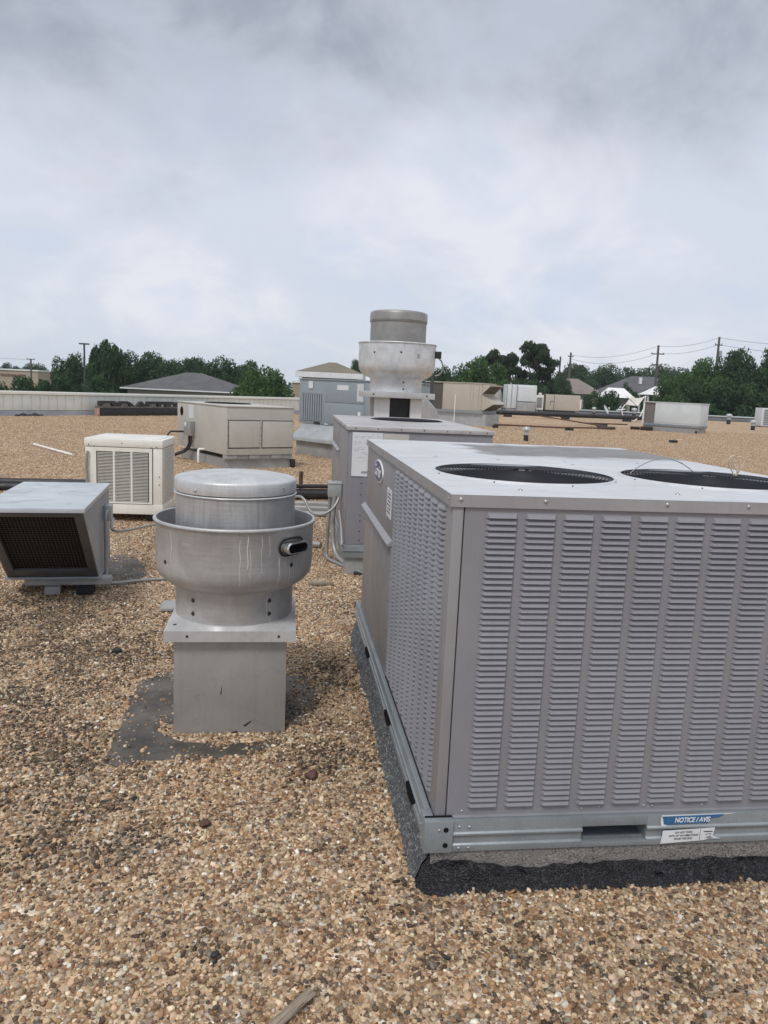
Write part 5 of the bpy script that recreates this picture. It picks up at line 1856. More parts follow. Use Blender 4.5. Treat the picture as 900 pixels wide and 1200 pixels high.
part('curb', mb, M_flash, gr_)
mb = MB()
mb.box(0.85, 2.4, -0.7, -0.002, 0.0, 1.10)
part('duct', mb, M_flash, gr_, bevel=0.03)
mb = MB()
mb.lathe([(0.0, 0.0), (0.42, 0.0), (0.42, 1.3), (0.40, 1.7), (0.30, 2.02), (0.15, 2.2), (0, 2.25)], 24)
single('dome_vent', mb, M_flash, 'round topped grey metal vent between the tan unit and the pale grey one', 'vent', (8.6, 62, 0), smooth=60)
sc_ = thing('condenser', 'small white condensing unit between the pale grey and the tan far units', 'condensing unit', (12.75, 67, 0), 0)
mb = MB()
mb.box(0.0, 0.62, 0.0, 0.5, 0.5, 1.75)
part('cabinet', mb, M_white, sc_, bevel=0.02)
mb = MB()
mb.box(0.08, 0.52, -0.012, -0.001, 0.65, 1.55)
part('coil_grille', mb, M_base_flash, sc_)
mb = MB()
mb.tube([(0.31, 0.1, 1.76), (0.31, 0.1, 1.95)], 0.14, 12)
part('fan_cap', mb, M_white, sc_, smooth=50)
mb = MB()
for x_ in (0.03, 0.53):
    mb.box(x_, x_ + 0.06, 0.05, 0.45, 0.0, 0.497)
part('stand', mb, M_galv, sc_)
t2 = thing('air_conditioner', 'far tan rooftop air conditioner on a dark base, left of the satellite dishes', 'air conditioner', (13.55, 68.0, 0), 0)
mb = MB()
mb.box(0.22, 3.25, 0, 2.0, 0.50, 1.86)
part('cabinet', mb, M_tan, t2, bevel=0.02)
mb = MB()
mb.box(-0.08, 0.218, 0.05, 1.9, 0.50, 1.84)
part('coil', mb, M_tan_dark, t2)
mb = MB()
for x_, a, b in ((0.95, 0.55, 1.8), (0.62, 0.9, 1.25)):
    mb.box(x_, x_ + 0.03, -0.02, -0.001, a, b)
mb.box(0.62, 0.96, -0.02, -0.001, 1.25, 1.28)
part('pipe_run', mb, M_bolt, t2)
mb = MB()
mb.box(3.252, 3.40, 0.1, 1.0, 0.7, 1.5)
part('side_box', mb, M_white, t2)
mb = MB()
mb.box(-0.05, 2.9, 0.1, 1.9, 0, 0.497)
part('curb', mb, M_lamp, t2)
wu = thing('air_conditioner', 'long pale rooftop air conditioner standing alone on the open gravel at the right', 'air conditioner', (16.75, 41.5, 0), math.radians(-45))
L_ = 3.30
mb = MB()
mb.box(-L_ + 0.72, 0, 0, 1.04, 0.42, 1.57)
part('cabinet', mb, M_pale, wu, bevel=0.012)
mb = MB()
mb.box(-L_ + 0.09, -L_ + 0.718, 0.04, 1.0, 0.42, 1.57)
part('coil', mb, paint('grey_coil', (0.16, 0.15, 0.14, 1), 0.7, 0, 0.1, 1, None, 0.3, 0.3), wu)
mb = MB()
mb.box(-L_, -L_ + 0.088, 0.0, 1.04, 0.3, 1.57)
part('end_post', mb, M_white, wu, bevel=0.008)
mb = MB()
mb.box(-L_ - 0.03, 0.03, -0.03, 1.07, 1.572, 1.625)
part('top_sheet', mb, M_pale, wu, bevel=0.012)
mb = MB()
mb.box(-L_ + 0.74, -0.05, -0.016, -0.001, 0.50, 1.55)
part('access_panel', mb, M_pale, wu, bevel=0.008)
mb = MB()
mb.box(0.001, 0.012, 0.15, 0.95, 0.50, 1.55)
part('access_panel', mb, M_pale, wu, bevel=0.006)
mb = MB()
mb.box(-L_ + 0.09, 0.02, -0.02, 1.06, 0.29, 0.418)
part('base_rail', mb, M_galv, wu, bevel=0.01)
mb = MB()
mb.box(-L_ + 0.1, -0.05, 0.02, 1.0, 0.0, 0.287)
part('curb', mb, M_flash, wu)
for y_, lab in ((-0.12, 'front'), (0.95, 'back')):
    mb = MB()
    mb.tube([(-0.1, y_ + 0.05, 0), (-0.1, y_ + 0.05, 0.16)], 0.06, 8)
    part('leg', mb, M_bolt, wu, smooth=50)
re_ = thing('condenser', 'grey louvred condensing unit cut off by the right edge of the view', 'condensing unit', (29.95, 62, 0), 0)
mb = MB()
mb.box(0, 1.5, 0, 1.2, 0.06, 1.52)
part('cabinet', mb, M_pale, re_, bevel=0.02)
for i in range(9):
    mb = MB()
    mb.prism([(-0.03, 0.22 + i * 0.14), (-0.03, 0.20 + i * 0.14), (-0.001, 0.25 + i * 0.14), (-0.001, 0.29 + i * 0.14)], 'x', 0.16, 1.36)
    part('louvre', mb, M_base_flash, re_)
mb = MB()
mb.box(-0.02, 1.52, -0.02, 1.22, 0, 0.057)
part('base', mb, M_bolt, re_)


def cap_vent(x, y, h, r, label, name='roof_vent'):
    t = thing(name, label, 'roof vent', (x, y, 0), 0, 'small roof vents')
    mb_ = MB()
    mb_.tube([(0, 0, 0), (0, 0, h * 0.42)], r * 0.62, 12)
    part('boot', mb_, M_black, t, smooth=50)
    mb_ = MB()
    mb_.tube([(0, 0, h * 0.42), (0, 0, h * 0.75)], r * 0.60, 12)
    part('pipe', mb_, M_galv_light, t, smooth=50)
    mb_ = MB()
    mb_.lathe([(r * 0.7, h * 0.72), (r, h * 0.74), (r, h * 0.86), (r * 0.7, h * 0.97), (0, h)], 16)
    part('cap', mb_, M_galv_light, t, smooth=50)


cap_vent(4.99, 27.64, 0.53, 0.14, 'small capped metal vent pipe on the gravel in front of the far tan units')
cap_vent(24.9, 52.6, 0.70, 0.22, 'squat capped vent on the gravel near the right edge')
cap_vent(29.2, 66.2, 0.90, 0.26, 'mushroom capped vent near the roof edge at the right')
cap_vent(24.15, 76.0, 0.95, 0.28, 'round capped vent beside the tilted white panel')
cap_vent(20.2, 76.0, 0.85, 0.22, 'small round capped vent left of the satellite dishes')


def dish(x, y, yaw, tilt, r, label):
    t = thing('satellite_dish', label, 'satellite dish', (x, y, 0), yaw, 'satellite dishes on the roof')
    mb_ = MB()
    prof = [(rr * r, 0.16 * r * rr * rr) for rr in (0, 0.25, 0.5, 0.75, 1.0)] + [(r * 1.01, 0.16 * r + 0.02)] + [(rr * r, 0.16 * r * rr * rr + 0.02) for rr in (0.75, 0.5, 0.25, 0)]
    mb_.lathe(prof, 24)
    rot = Matrix.Rotation(tilt, 4, 'X')
    mb_.v = [tuple(rot @ Vector(v) + Vector((0, 0, 0.62))) for v in mb_.v]
    part('reflector', mb_, M_pale, t, smooth=50)
    mb_ = MB()
    mb_.tube([(0, 0, 0), (0, 0, 0.6)], 0.04, 8)
    part('mast', mb_, M_galv, t, smooth=50)
    mb_ = MB()
    e = rot @ Vector((0, 0, r * 0.95)) + Vector((0, 0, 0.62))
    mb_.tube([rot @ Vector((0, -r * 0.9, 0.15 * r)) + Vector((0, 0, 0.62)), tuple(e)], 0.025, 6)
    mb_.tube([tuple(e), tuple(e + (rot @ Vector((0, 0, -0.16))))], 0.07, 8)
    part('feed_arm', mb_, M_pale, t, smooth=50)
    mb_ = MB()
    mb_.box(-0.4, 0.4, -0.3, 0.3, 0, 0.05)
    part('base', mb_, M_bolt, t)


dish(21.6, 77.0, math.radians(60), math.radians(62), 0.48, 'upright satellite dish seen edge on, near the roof edge')
dish(23.2, 77.2, math.radians(-70), math.radians(12), 0.45, 'satellite dish lying nearly flat near the roof edge')

tw = thing('tilted_panel', 'white panel tilted on a bent white frame, behind the long pale unit', 'panel', (18.95, 60.0, 0), 0)
mb = MB()
A = [Vector((-0.72, -0.35, 1.32)), Vector((0.18, -0.5, 1.22)), Vector((0.98, 0.25, 2.06)), Vector((-0.12, 0.35, 1.98))]
vs = []
for i in range(9):
    for j in range(9):
        a, b = i / 8, j / 8
        p = A[0].lerp(A[1], a).lerp(A[3].lerp(A[2], a), b)
        vs.append((p.x, p.y, p.z - 0.30 * math.sin(PI * a) * b * 0.6))
vs2 = [(x, y + 0.03, z - 0.02) for x, y, z in vs]
fs_ = [(i * 9 + j, (i + 1) * 9 + j, (i + 1) * 9 + j + 1, i * 9 + j + 1) for i in range(8) for j in range(8)]
mb.add(vs, fs_)
mb.add(vs2, [f[::-1] for f in fs_])
part('panel', mb, paint('white_canvas', (0.62, 0.60, 0.54, 1), 0.6), tw, smooth=60)
for pts in ([(-0.72, -0.35, 1.32), (-0.95, -0.3, 0.95), (-0.85, -0.3, 0.5), (-0.55, -0.3, 0.02)], [(0.98, 0.25, 2.06), (0.9, 0.1, 1.2), (0.6, -0.1, 0.5), (0.05, -0.3, 0.03)]):
    mb = MB()
    mb.tube(pts, 0.045, 8)
    part('leg', mb, M_white, tw, smooth=60)
mb = MB()
mb.tube([(-0.72, -0.42, 1.95), (0.2, -0.55, 1.16)], 0.02, 6)
part('cable', mb, M_rust, tw, smooth=60)

# pipes on the far part of the roof
def pipe_run(name, pts, r, mat, label, blocks=()):
    t = thing(name, label, 'pipe', (0, 0, 0), 0, 'pipe runs on the far roof')
    mb_ = MB()
    mb_.tube(pts, r, 8)
    part('pipe', mb_, mat, t, smooth=50)
    for x, y, w_, h_ in blocks:
        mb_ = MB()
        mb_.box(x - w_, x + w_, y - 0.2, y + 0.2, 0, h_)
        part('block', mb_, M_bolt, t, bevel=0.01)


pipe_run('gas_pipe', [(7.2, 58.0, 0.32), (12.0, 58.6, 0.32), (22.5, 60.5, 0.32)], 0.17, M_black, 'thick black pipe running across the far roof on blocks', [(9.0, 58.2, .3, .2), (13.5, 58.8, .3, .2), (18.5, 59.8, .3, .2)])
pipe_run('conduit', [(5.2, 37.6, 0.17), (8.4, 37.9, 0.15), (11.8, 40.4, 0.15)], 0.04, M_rust, 'thin rusty pipe running right from the curb of the tan unit', [(5.25, 37.6, .12, .14), (9.1, 38.6, .18, .14)])
pipe_run('conduit', [(11.2, 60.0, 0.2), (11.9, 50.5, 0.15), (12.0, 42.3, 0.15)], 0.045, M_rust, 'thin pipe slanting nearer across the far gravel', [(11.9, 42.0, .45, .16)])
pipe_run('conduit', [(11.9, 46.4, 0.17), (14.6, 47.0, 0.17)], 0.04, M_rust, 'thin pipe running to the left end of the long pale unit', [(12.9, 46.5, .3, .16)])
for x, y, s_, lab in ((14.03, 43.7, .2, 'dark block left of the long pale unit, further one'), (14.45, 43.0, .26, 'dark block just left of the long pale unit'), (11.58, 31.1, .13, 'small dark lump on the open gravel in front of the long pale unit')):
    mb = MB()
    mb.box(-s_, s_, -s_, s_, 0, s_ * 0.9)
    single('rubber_block', mb, M_bolt, lab, 'block', (x, y, 0), 0.4, bevel=s_ * 0.3)

# ------------------------------------------------------------------ parapet with loose sign letters
pang = math.atan2(pdir.y, pdir.x)
par = thing('parapet_wall', 'pale metal clad parapet wall along the left edge of the roof', 'parapet', (p0.x, p0.y, 0), pang)
PL = (p1 - p0).length
mb = MB()
mb.box(0, PL, 0.02, 0.25, 0.0, 0.80)
part('core', mb, M_base_flash, par)
pme = MB()
pme.box(0.008, 0.372, -0.02, 0.019, 0.20, 0.80)
pme.box(0.0, 0.0075, -0.035, 0.019, 0.20, 0.80)
pmesh = pme.mesh('panel', M_parapet, bevel=0.003)
for i in range(int(PL / 0.3805) - 1):
    if 30 < i * 0.38 < 93:
        o = bpy.data.objects.new('panel', pmesh)
        COL.objects.link(o)
        o.parent = par
        o.location = (i * 0.3805, 0, 0)
mb = MB()
mb.box(0, PL, -0.07, 0.32, 0.812, 0.93)
part('cap', mb, M_parapet_cap, par, bevel=0.012)
mb = MB()
mb.prism([(-0.16, 0.0), (0.0, 0.0), (0.0, 0.185), (-0.045, 0.185), (-0.06, 0.17)], 'x', 0, PL)
part('base_flashing', mb, M_base_flash, par)


def onpar(s_, off, z=0.0):
    c, q = math.cos(pang), math.sin(pang)
    return (PA.x + c * s_ + q * off, PA.y + q * s_ - c * off, z)


sg = thing('sign_raceway', 'long black sign raceway with old dark channel letters, lying against the parapet', 'sign', onpar(3.9, 0.55), pang)
LS = 7.2
mb = MB()
mb.box(0, LS, -0.16, 0.16, 0.0, 0.34)
part('raceway', mb, M_black, sg, bevel=0.015)
mb = MB()
mb.box(-0.02, -0.001, -0.15, 0.15, 0.02, 0.33)
part('end_cap', mb, paint('primer_pink', (0.42, 0.27, 0.22, 1), 0.8), sg)
mb = MB()
mb.box(0.0, LS, -0.17, 0.14, 0.343, 0.40)
part('mounting_strip', mb, paint('grime_grey', (0.15, 0.14, 0.13, 1), 0.8, 0, 0.25, 6), sg)
M_letter = paint('letter_can', (0.035, 0.036, 0.038, 1), 0.5, 0.1, 0.2, 6)
M_letter_in = paint('letter_face', (0.50, 0.48, 0.44, 1), 0.6, 0, 0.2, 6)
xs_ = 0.02
for kind, w_ in (('square', 0.86), ('round', 0.92), ('peak', 0.62), ('square', 0.82), ('bar', 0.72), ('round', 0.86), ('square', 0.86), ('square', 0.8)):
    zl, zt_ = 0.403, 0.63
    if kind == 'square':
        outer = [(0, zl), (0, zt_ - 0.03), (0.04, zt_), (w_ - 0.08, zt_), (w_ - 0.02, zt_ - 0.04), (w_, zl)]
        inner = [(w_ * 0.80, zl), (w_ * 0.72, zt_ - 0.10), (w_ * 0.22, zt_ - 0.10), (w_ * 0.16, zl)]
    elif kind == 'round':
        outer = [(0, zl), (0.02, zt_ - 0.09), (0.12, zt_ - 0.01), (0.3, zt_), (w_ * 0.55, zt_ - 0.005), (w_ * 0.78, zt_ - 0.06), (w_ * 0.95, zl + 0.05), (w_, zl)]
        inner = [(w_ * 0.78, zl), (w_ * 0.66, zt_ - 0.11), (w_ * 0.30, zt_ - 0.11), (w_ * 0.18, zl)]
    elif kind == 'peak':
        outer = [(0, zl), (0.12, zl + 0.06), (0.22, zt_ - 0.06), (0.3, zt_), (0.38, zt_ - 0.01), (0.46, zt_ - 0.08), (w_, zl + 0.02), (w_, zl)]
        inner = [(w_ * 0.66, zl), (w_ * 0.55, zt_ - 0.12), (w_ * 0.45, zl)]
    else:
        outer = [(0, zl + 0.09), (0, zt_ - 0.02), (0.03, zt_), (w_ - 0.1, zt_), (w_, zt_ - 0.03), (w_, zl + 0.10), (w_ * 0.72, zl + 0.08), (w_ * 0.70, zl), (w_ * 0.3, zl), (w_ * 0.28, zl + 0.08)]
        inner = None
    mb = MB()
    prof = outer + (inner or [])
    mb.prism([(xs_ + a, b) for a, b in prof], 'y', -0.14, 0.02)
    lt = part('sign_letter', mb, M_letter, sg)
    if inner:
        mb = MB()
        mb.prism([(xs_ + a, b) for a, b in inner], 'y', 0.0, 0.015)
        part('letter_face', mb, M_letter_in, lt)
    xs_ += w_ + 0.035
mb = MB()
for i in range(5):
    c = Vector((0.25 * i - 0.5, 0, 0.06))
    mb.dome((c.x, 0, 0.0), 0.16 if i % 2 else 0.10, (0, 0, 1), 0.8)
single('debris_heap', mb, M_black, 'small heap of black debris at the foot of the parapet on the left', 'debris', onpar(0.95, 0.35), pang)

# ------------------------------------------------------------------ background: buildings
def hip_house(name, label, x, y, w_, d_, eave, apex, ridge, roof_mat, wall_mat, fascia=None, yaw=0.0):
    t = thing(name, label, 'building', (x, y, -5), yaw)
    e, a = eave + 5, apex + 5
    mb_ = MB()
    mb_.box(-w_ / 2 + 0.5, w_ / 2 - 0.5, -d_ / 2 + 0.5, d_ / 2 - 0.5, 0, e)
    part('wall', mb_, wall_mat, t)
    mb_ = MB()
    r = ridge / 2
    mb_.add([(-w_ / 2, -d_ / 2, e + 0.01), (w_ / 2, -d_ / 2, e + 0.01), (w_ / 2, d_ / 2, e + 0.01), (-w_ / 2, d_ / 2, e + 0.01), (-r, 0, a), (r, 0, a)],
            [(0, 1, 5, 4), (1, 2, 5), (2, 3, 4, 5), (3, 0, 4), (3, 2, 1, 0)])
    part('roof', mb_, roof_mat, t)
    if fascia:
        mb_ = MB()
        mb_.box(-w_ / 2 - 0.05, w_ / 2 + 0.05, -d_ / 2 - 0.05, d_ / 2 + 0.05, e - fascia, e - 0.005)
        part('fascia', mb_, M_white, t)
    return t


h = hip_house('house', 'low house with a dark grey hip roof beyond the left parapet', -20.0, 79, 11.2, 11, 0.75, 2.45, 1.6, M_shingle_d, M_wall, 0.12)
for x_ in (-4.1, -2.2, 1.8):
    mb = MB()
    mb.box(x_, x_ + 1.1, -5.03, -4.99, 1.5, 3.2)
    part('window', mb, M_void, h)
h = hip_house('building', 'building with a brown hip roof and white fascia behind the blue grey unit', -5.5, 74, 6.0, 8.0, 2.93, 3.95, 0.7, M_shingle_b, M_stucco, 0.5)
bz = thing('building', 'flat beige building end beside the brown hip roof, beyond the parapet', 'building', (-9.0, 79, -5), 0)
mb = MB()
mb.box(-0.9, 1.4, 0, 4, 0, 6.9)
part('wall', mb, M_stucco, bz)
mb = MB()
mb.box(-1.0, 1.5, -0.1, 4.1, 6.905, 7.05)
part('coping', mb, M_parapet_cap, bz)
tb = thing('building', 'wide flat roofed tan building with dark wall lettering far off at the left edge', 'building', (-84.5, 170, -5), 0)
mb = MB()
mb.box(-8, 7.2, 0, 14, 0, 7.2)
part('wall', mb, M_stucco, tb)
mb = MB()
mb.box(-8.2, 7.4, -0.2, 14.2, 7.205, 7.5)
part('coping', mb, M_parapet_cap, tb)
mb = MB()
rl = random.Random(3)
x_ = -1.0
while x_ < 4.6:
    w_ = rl.uniform(0.25, 0.5)
    mb.box(x_, x_ + w_, -0.12, -0.01, 5.9, 5.9 + rl.uniform(0.4, 0.6))
    x_ += w_ + 0.14
part('wall_lettering', mb, paint('brown_letters', (0.17, 0.11, 0.07, 1), 0.8), tb, kind='stuff')
hip_house('house', 'house with a tan brown roof among trees behind the far tan unit', 28.8, 124, 9.0, 10, 2.3, 4.7, 2.4, M_shingle_r, M_wall)
h = hip_house('house', 'house with a wide dark roof behind the wooden power pole', 51.5, 158, 19, 16, 2.6, 6.6, 5.0, M_shingle_d, M_wall)
mb = MB()
mb.box(-1.9, -1.4, -3.5, -2.9, 10.0, 11.3)
part('chimney', mb, M_white, h)
ws = hip_house('shed', 'white roofed shed among bushes left of the gazebo', 31.5, 108, 4.4, 4, 1.95, 3.3, 2.2, M_white, M_wall)
gz = thing('gazebo', 'white roofed open gazebo left of the long pale unit', 'gazebo', (34.9, 100, -5), 0)
mb = MB()
mb.add([(-2.3, -1.8, 7.5), (2.2, -1.8, 7.5), (2.2, 1.8, 7.5), (-2.3, 1.8, 7.5), (-0.7, 0, 8.6), (0.3, 0, 8.6)], [(0, 1, 5, 4), (1, 2, 5), (2, 3, 4, 5), (3, 0, 4), (3, 2, 1, 0)])
part('roof', mb, M_white, gz)
for x_, y_ in ((-2.1, -1.6), (0.95, -1.6), (2.0, -1.6), (-2.1, 1.6), (2.0, 1.6)):
    mb = MB()
    mb.box(x_, x_ + 0.18, y_, y_ + 0.18, 0, 7.49)
    part('post', mb, M_white, gz)

# poles and lines
lp = thing('street_lamp', 'tall dark parking lot lamp post with two flat heads', 'street lamp', (-27.6, 70, -5), 0)
mb = MB()
mb.tube([(0, 0, 0), (0, 0, 9.45)], [0.13, 0.08], 8)
part('pole', mb, M_lamp, lp, smooth=50)
for s_ in (-1, 1):
    mb = MB()
    mb.box(min(0, s_ * 0.42), max(0, s_ * 0.42), -0.18, 0.18, 9.42, 9.54)
    part('lamp_head', mb, M_lamp, lp, bevel=0.02)


def pole(x, y, ztop, r, label, arms, lean=0.0, box=False):
    t = thing('utility_pole', label, 'utility pole', (x, y, -5), 0, 'utility poles')
    mb_ = MB()
    mb_.tube([(lean, 0, 0), (0, 0, ztop + 5)], [r * 1.25, r], 8)
    part('pole', mb_, M_pole, t, smooth=50)
    for z, w_ in arms:
        mb_ = MB()
        mb_.box(-w_, w_, -0.1, 0.1, z + 5 - 0.07, z + 5 + 0.07)
        arm = part('crossarm', mb_, M_pole, t)
        for q in (-0.9, 0.9):
            mb_ = MB()
            mb_.tube([(q * w_, 0, z + 5.071), (q * w_, 0, z + 5.25)], 0.06, 6)
            part('insulator', mb_, M_galv, arm)
    if box:
        mb_ = MB()
        mb_.tube([(0.34, -0.1, ztop + 2.2), (0.34, -0.1, ztop + 3.1)], 0.22, 10)
        part('transformer', mb_, M_galv_light, t, smooth=50)


pole(-64.9, 140, 4.3, 0.16, 'far off wooden pole with one crossarm above the left trees', [(4.2, 0.7)])
pole(30.4, 140, 8.9, 0.15, 'slim wooden pole, the left one of the pair behind the pines', [])
pole(32.2, 140, 9.7, 0.17, 'wooden pole, the right one of the pair behind the pines', [(9.0, 0.5)])
pole(40.9, 120, 10.2, 0.17, 'tall wooden power pole rising behind the long pale unit', [(8.9, 1.0), (7.3, 0.8)], lean=0.3)
pole(45.9, 110, 11.0, 0.16, 'tall wooden power pole with a transformer at the upper right', [(9.9, 0.5)], box=True)


def wire(a, b, sag, label, r=0.022):
    a, b = Vector(a), Vector(b)
    pts = []
    for j in range(21):
        t = j / 20
        p = a.lerp(b, t)
        p.z -= sag * 4 * t * (1 - t)
        pts.append(p)
    mb_ = MB()
    mb_.tube(pts, r, 5)
    single('power_line', mb_, M_pole, label, 'power line', group='power lines', smooth=60)


wire((32.2, 140, 9.3), (40.9, 120, 10.1), 1.0, 'upper power line sagging between the right pole of the pair and the tall power pole')
wire((32.2, 140, 8.6), (40.9, 120, 9.0), 1.2, 'lower power line sagging between the right pole of the pair and the tall power pole')
wire((40.9, 120, 10.1), (45.9, 110, 10.9), 0.5, 'upper power line from the tall pole to the pole with the transformer')
wire((40.9, 120, 9.0), (45.9, 110, 9.95), 0.5, 'lower power line from the tall pole to the pole with the transformer')
wire((45.9, 110, 10.9), (62, 104, 10.2), 0.5, 'upper power line running out of view from the pole with the transformer')
wire((45.9, 110, 9.95), (62, 104, 9.0), 0.5, 'lower power line running out of view from the pole with the transformer')
wire((-64.9, 140, 4.2), (-90, 145, 5.6), 0.5, 'power line leaving the far pole at the left edge')

# ------------------------------------------------------------------ trees
def crown_mesh(name, kind, seed, mat):
    rg = np.random.default_rng(seed)
    cl = []
    if kind == 'broad':
        nc, nl, ls = 70, 260, 0.038
        while len(cl) < nc:
            p = rg.uniform(-1, 1, 3)
            d = np.linalg.norm(p)
            if d > 1 or d < 0.35:
                continue
            z = 0.56 + p[2] * 0.40
            cl.append((p[0] * 0.78, p[1] * 0.78, z, rg.uniform(0.16, 0.30)))
    elif kind == 'tall':
        nc, nl, ls = 60, 260, 0.055
        while len(cl) < nc:
            p = rg.uniform(-1, 1, 3)
            d = np.linalg.norm(p)
            if d > 1 or d < 0.3:
                continue
            cl.append((p[0] * 0.78, p[1] * 0.78, 0.54 + p[2] * 0.42, rg.uniform(0.18, 0.34)))
    elif kind == 'shrub':
        nc, nl, ls = 66, 260, 0.042
        while len(cl) < nc:
            p = rg.uniform(-1, 1, 3)
            d = np.linalg.norm(p)
            if d > 1 or d < 0.3:
                continue
            cl.append((p[0] * 0.82, p[1] * 0.82, 0.46 + p[2] * 0.46, rg.uniform(0.16, 0.27)))
    else:                                                   # pine: loose plates of needles at the ends of limbs
        nl, ls = 260, 0.038
        for q in range(19):
            z = 0.42 + 0.48 * (q / 18) + rg.uniform(-0.03, 0.03)
            a = q * 2.4 + rg.uniform(-0.5, 0.5)
            ln = rg.uniform(0.45, 1.0) * (1.0 - 0.62 * max(0, (z - 0.66) / 0.30) ** 1.5)
            for fr, sc_ in ((0.55, 0.7), (0.82, 1.0), (1.0, 0.75)):
                if rg.uniform() < 0.93:
                    cl.append((ln * fr * math.cos(a) + rg.normal(0, 0.06), ln * fr * math.sin(a) + rg.normal(0, 0.06), z + 0.045 * fr + rg.normal(0, 0.012), sc_ * rg.uniform(0.17, 0.32)))
        for q in range(5):
            cl.append((rg.normal(0, 0.13), rg.normal(0, 0.13), 0.90 + 0.016 * q, rg.uniform(0.20, 0.30)))
    V, T = [], []
    for (x, y, z, r) in cl:
        m = int(nl * (r / 0.23) ** 2)
        d = rg.normal(size=(m, 3))
        d /= np.linalg.norm(d, axis=1)[:, None]
        rad = r * rg.uniform(0.45, 1.05, m)[:, None] ** 0.7
        zs = 0.34 if kind == 'pine' else 0.62
        if kind == 'pine':
            q = d * rad * np.array([1, 1, 0.20])
        else:
            q = d * rad * np.array([1, 1, 0.52])
        c = np.array([x, y, z]) + q
        nrm = d + rg.normal(0, 0.6, (m, 3))
        nrm /= np.linalg.norm(nrm, axis=1)[:, None]
        t1 = np.cross(nrm, rg.normal(size=(m, 3)))
        t1 /= np.linalg.norm(t1, axis=1)[:, None]
        t2 = np.cross(nrm, t1)
        s_ = ls * rg.uniform(0.6, 1.25, m)[:, None]
        sq_ = np.array([1, 1, 0.55])
        tone = np.clip(0.5 + 0.35 * d[:, 2] + rg.normal(0, 0.18, m), 0, 1)
        quad = np.stack([c - t1 * s_ * sq_, c + t2 * s_ * 0.55 * sq_, c + t1 * s_ * sq_, c - t2 * s_ * 0.55 * sq_], 1)
        V.append(quad)
        T.append(tone)
    V = np.concatenate(V).reshape(-1, 3)
    T = np.concatenate(T)
    V[:, 2] = np.maximum(V[:, 2], 0.0)
    nq = len(V) // 4
    me = bpy.data.meshes.new(name)
    me.vertices.add(nq * 4)
    me.vertices.foreach_set('co', V.astype(np.float32).ravel())
    me.loops.add(nq * 4)
    me.loops.foreach_set('vertex_index', np.arange(nq * 4, dtype=np.int32))
    me.polygons.add(nq)
    me.polygons.foreach_set('loop_start', np.arange(0, nq * 4, 4, dtype=np.int32))
    me.polygons.foreach_set('loop_total', np.full(nq, 4, dtype=np.int32))
    me.update(calc_edges=True)
    at = me.attributes.new('tone', 'FLOAT', 'FACE')
    at.data.foreach_set('value', rg.uniform(0, 1, nq).astype(np.float32))
    me.materials.append(mat)
    return me, cl


def trunk_mesh(name, cl, seed, kind):
    rg = random.Random(seed)
    mb_ = MB()
    hi = 0.93 if kind == 'pine' else 0.62
    r0 = 0.05 if kind != 'shrub' else 0.035
    nseg = 9
    mb_.tube([(0.03 * math.sin(i * 0.9 + seed) * (i > 0), 0.03 * math.cos(i * 1.1) * (i > 0), hi * i / nseg) for i in range(nseg + 1)], [r0 * (1.35 if i == 0 else 1 - 0.75 * i / nseg) for i in range(nseg + 1)], 8)
    for x, y, z, r in rg.sample(cl, min(len(cl), 16 if kind == 'pine' else 11)):
        zb = max(0.12, min(hi * 0.95, z - 0.10 - 0.2 * math.hypot(x, y)))
        mb_.tube([(0, 0, zb), (x * 0.45, y * 0.45, zb + (z - zb) * 0.35), (x, y, z)], [r0 * 0.5, r0 * 0.33, r0 * 0.12], 6)
    return mb_.mesh(name, M_bark, smooth=60)


VAR = {}
for kind, seeds, mat in (('broad', (1, 2, 3, 4), M_leaf), ('tall', (11,), M_leaf), ('shrub', (21, 22, 23), M_leaf), ('light', (31, 32), M_leaf_l), ('pine', (41, 42, 43), M_leaf_p)):
    VAR[kind] = []
    for s_ in seeds:
        kk = 'broad' if kind == 'light' else kind
        me, cl = crown_mesh('crown', kk, s_, mat)
        VAR[kind].append((me, trunk_mesh('trunk', cl, s_, kk)))

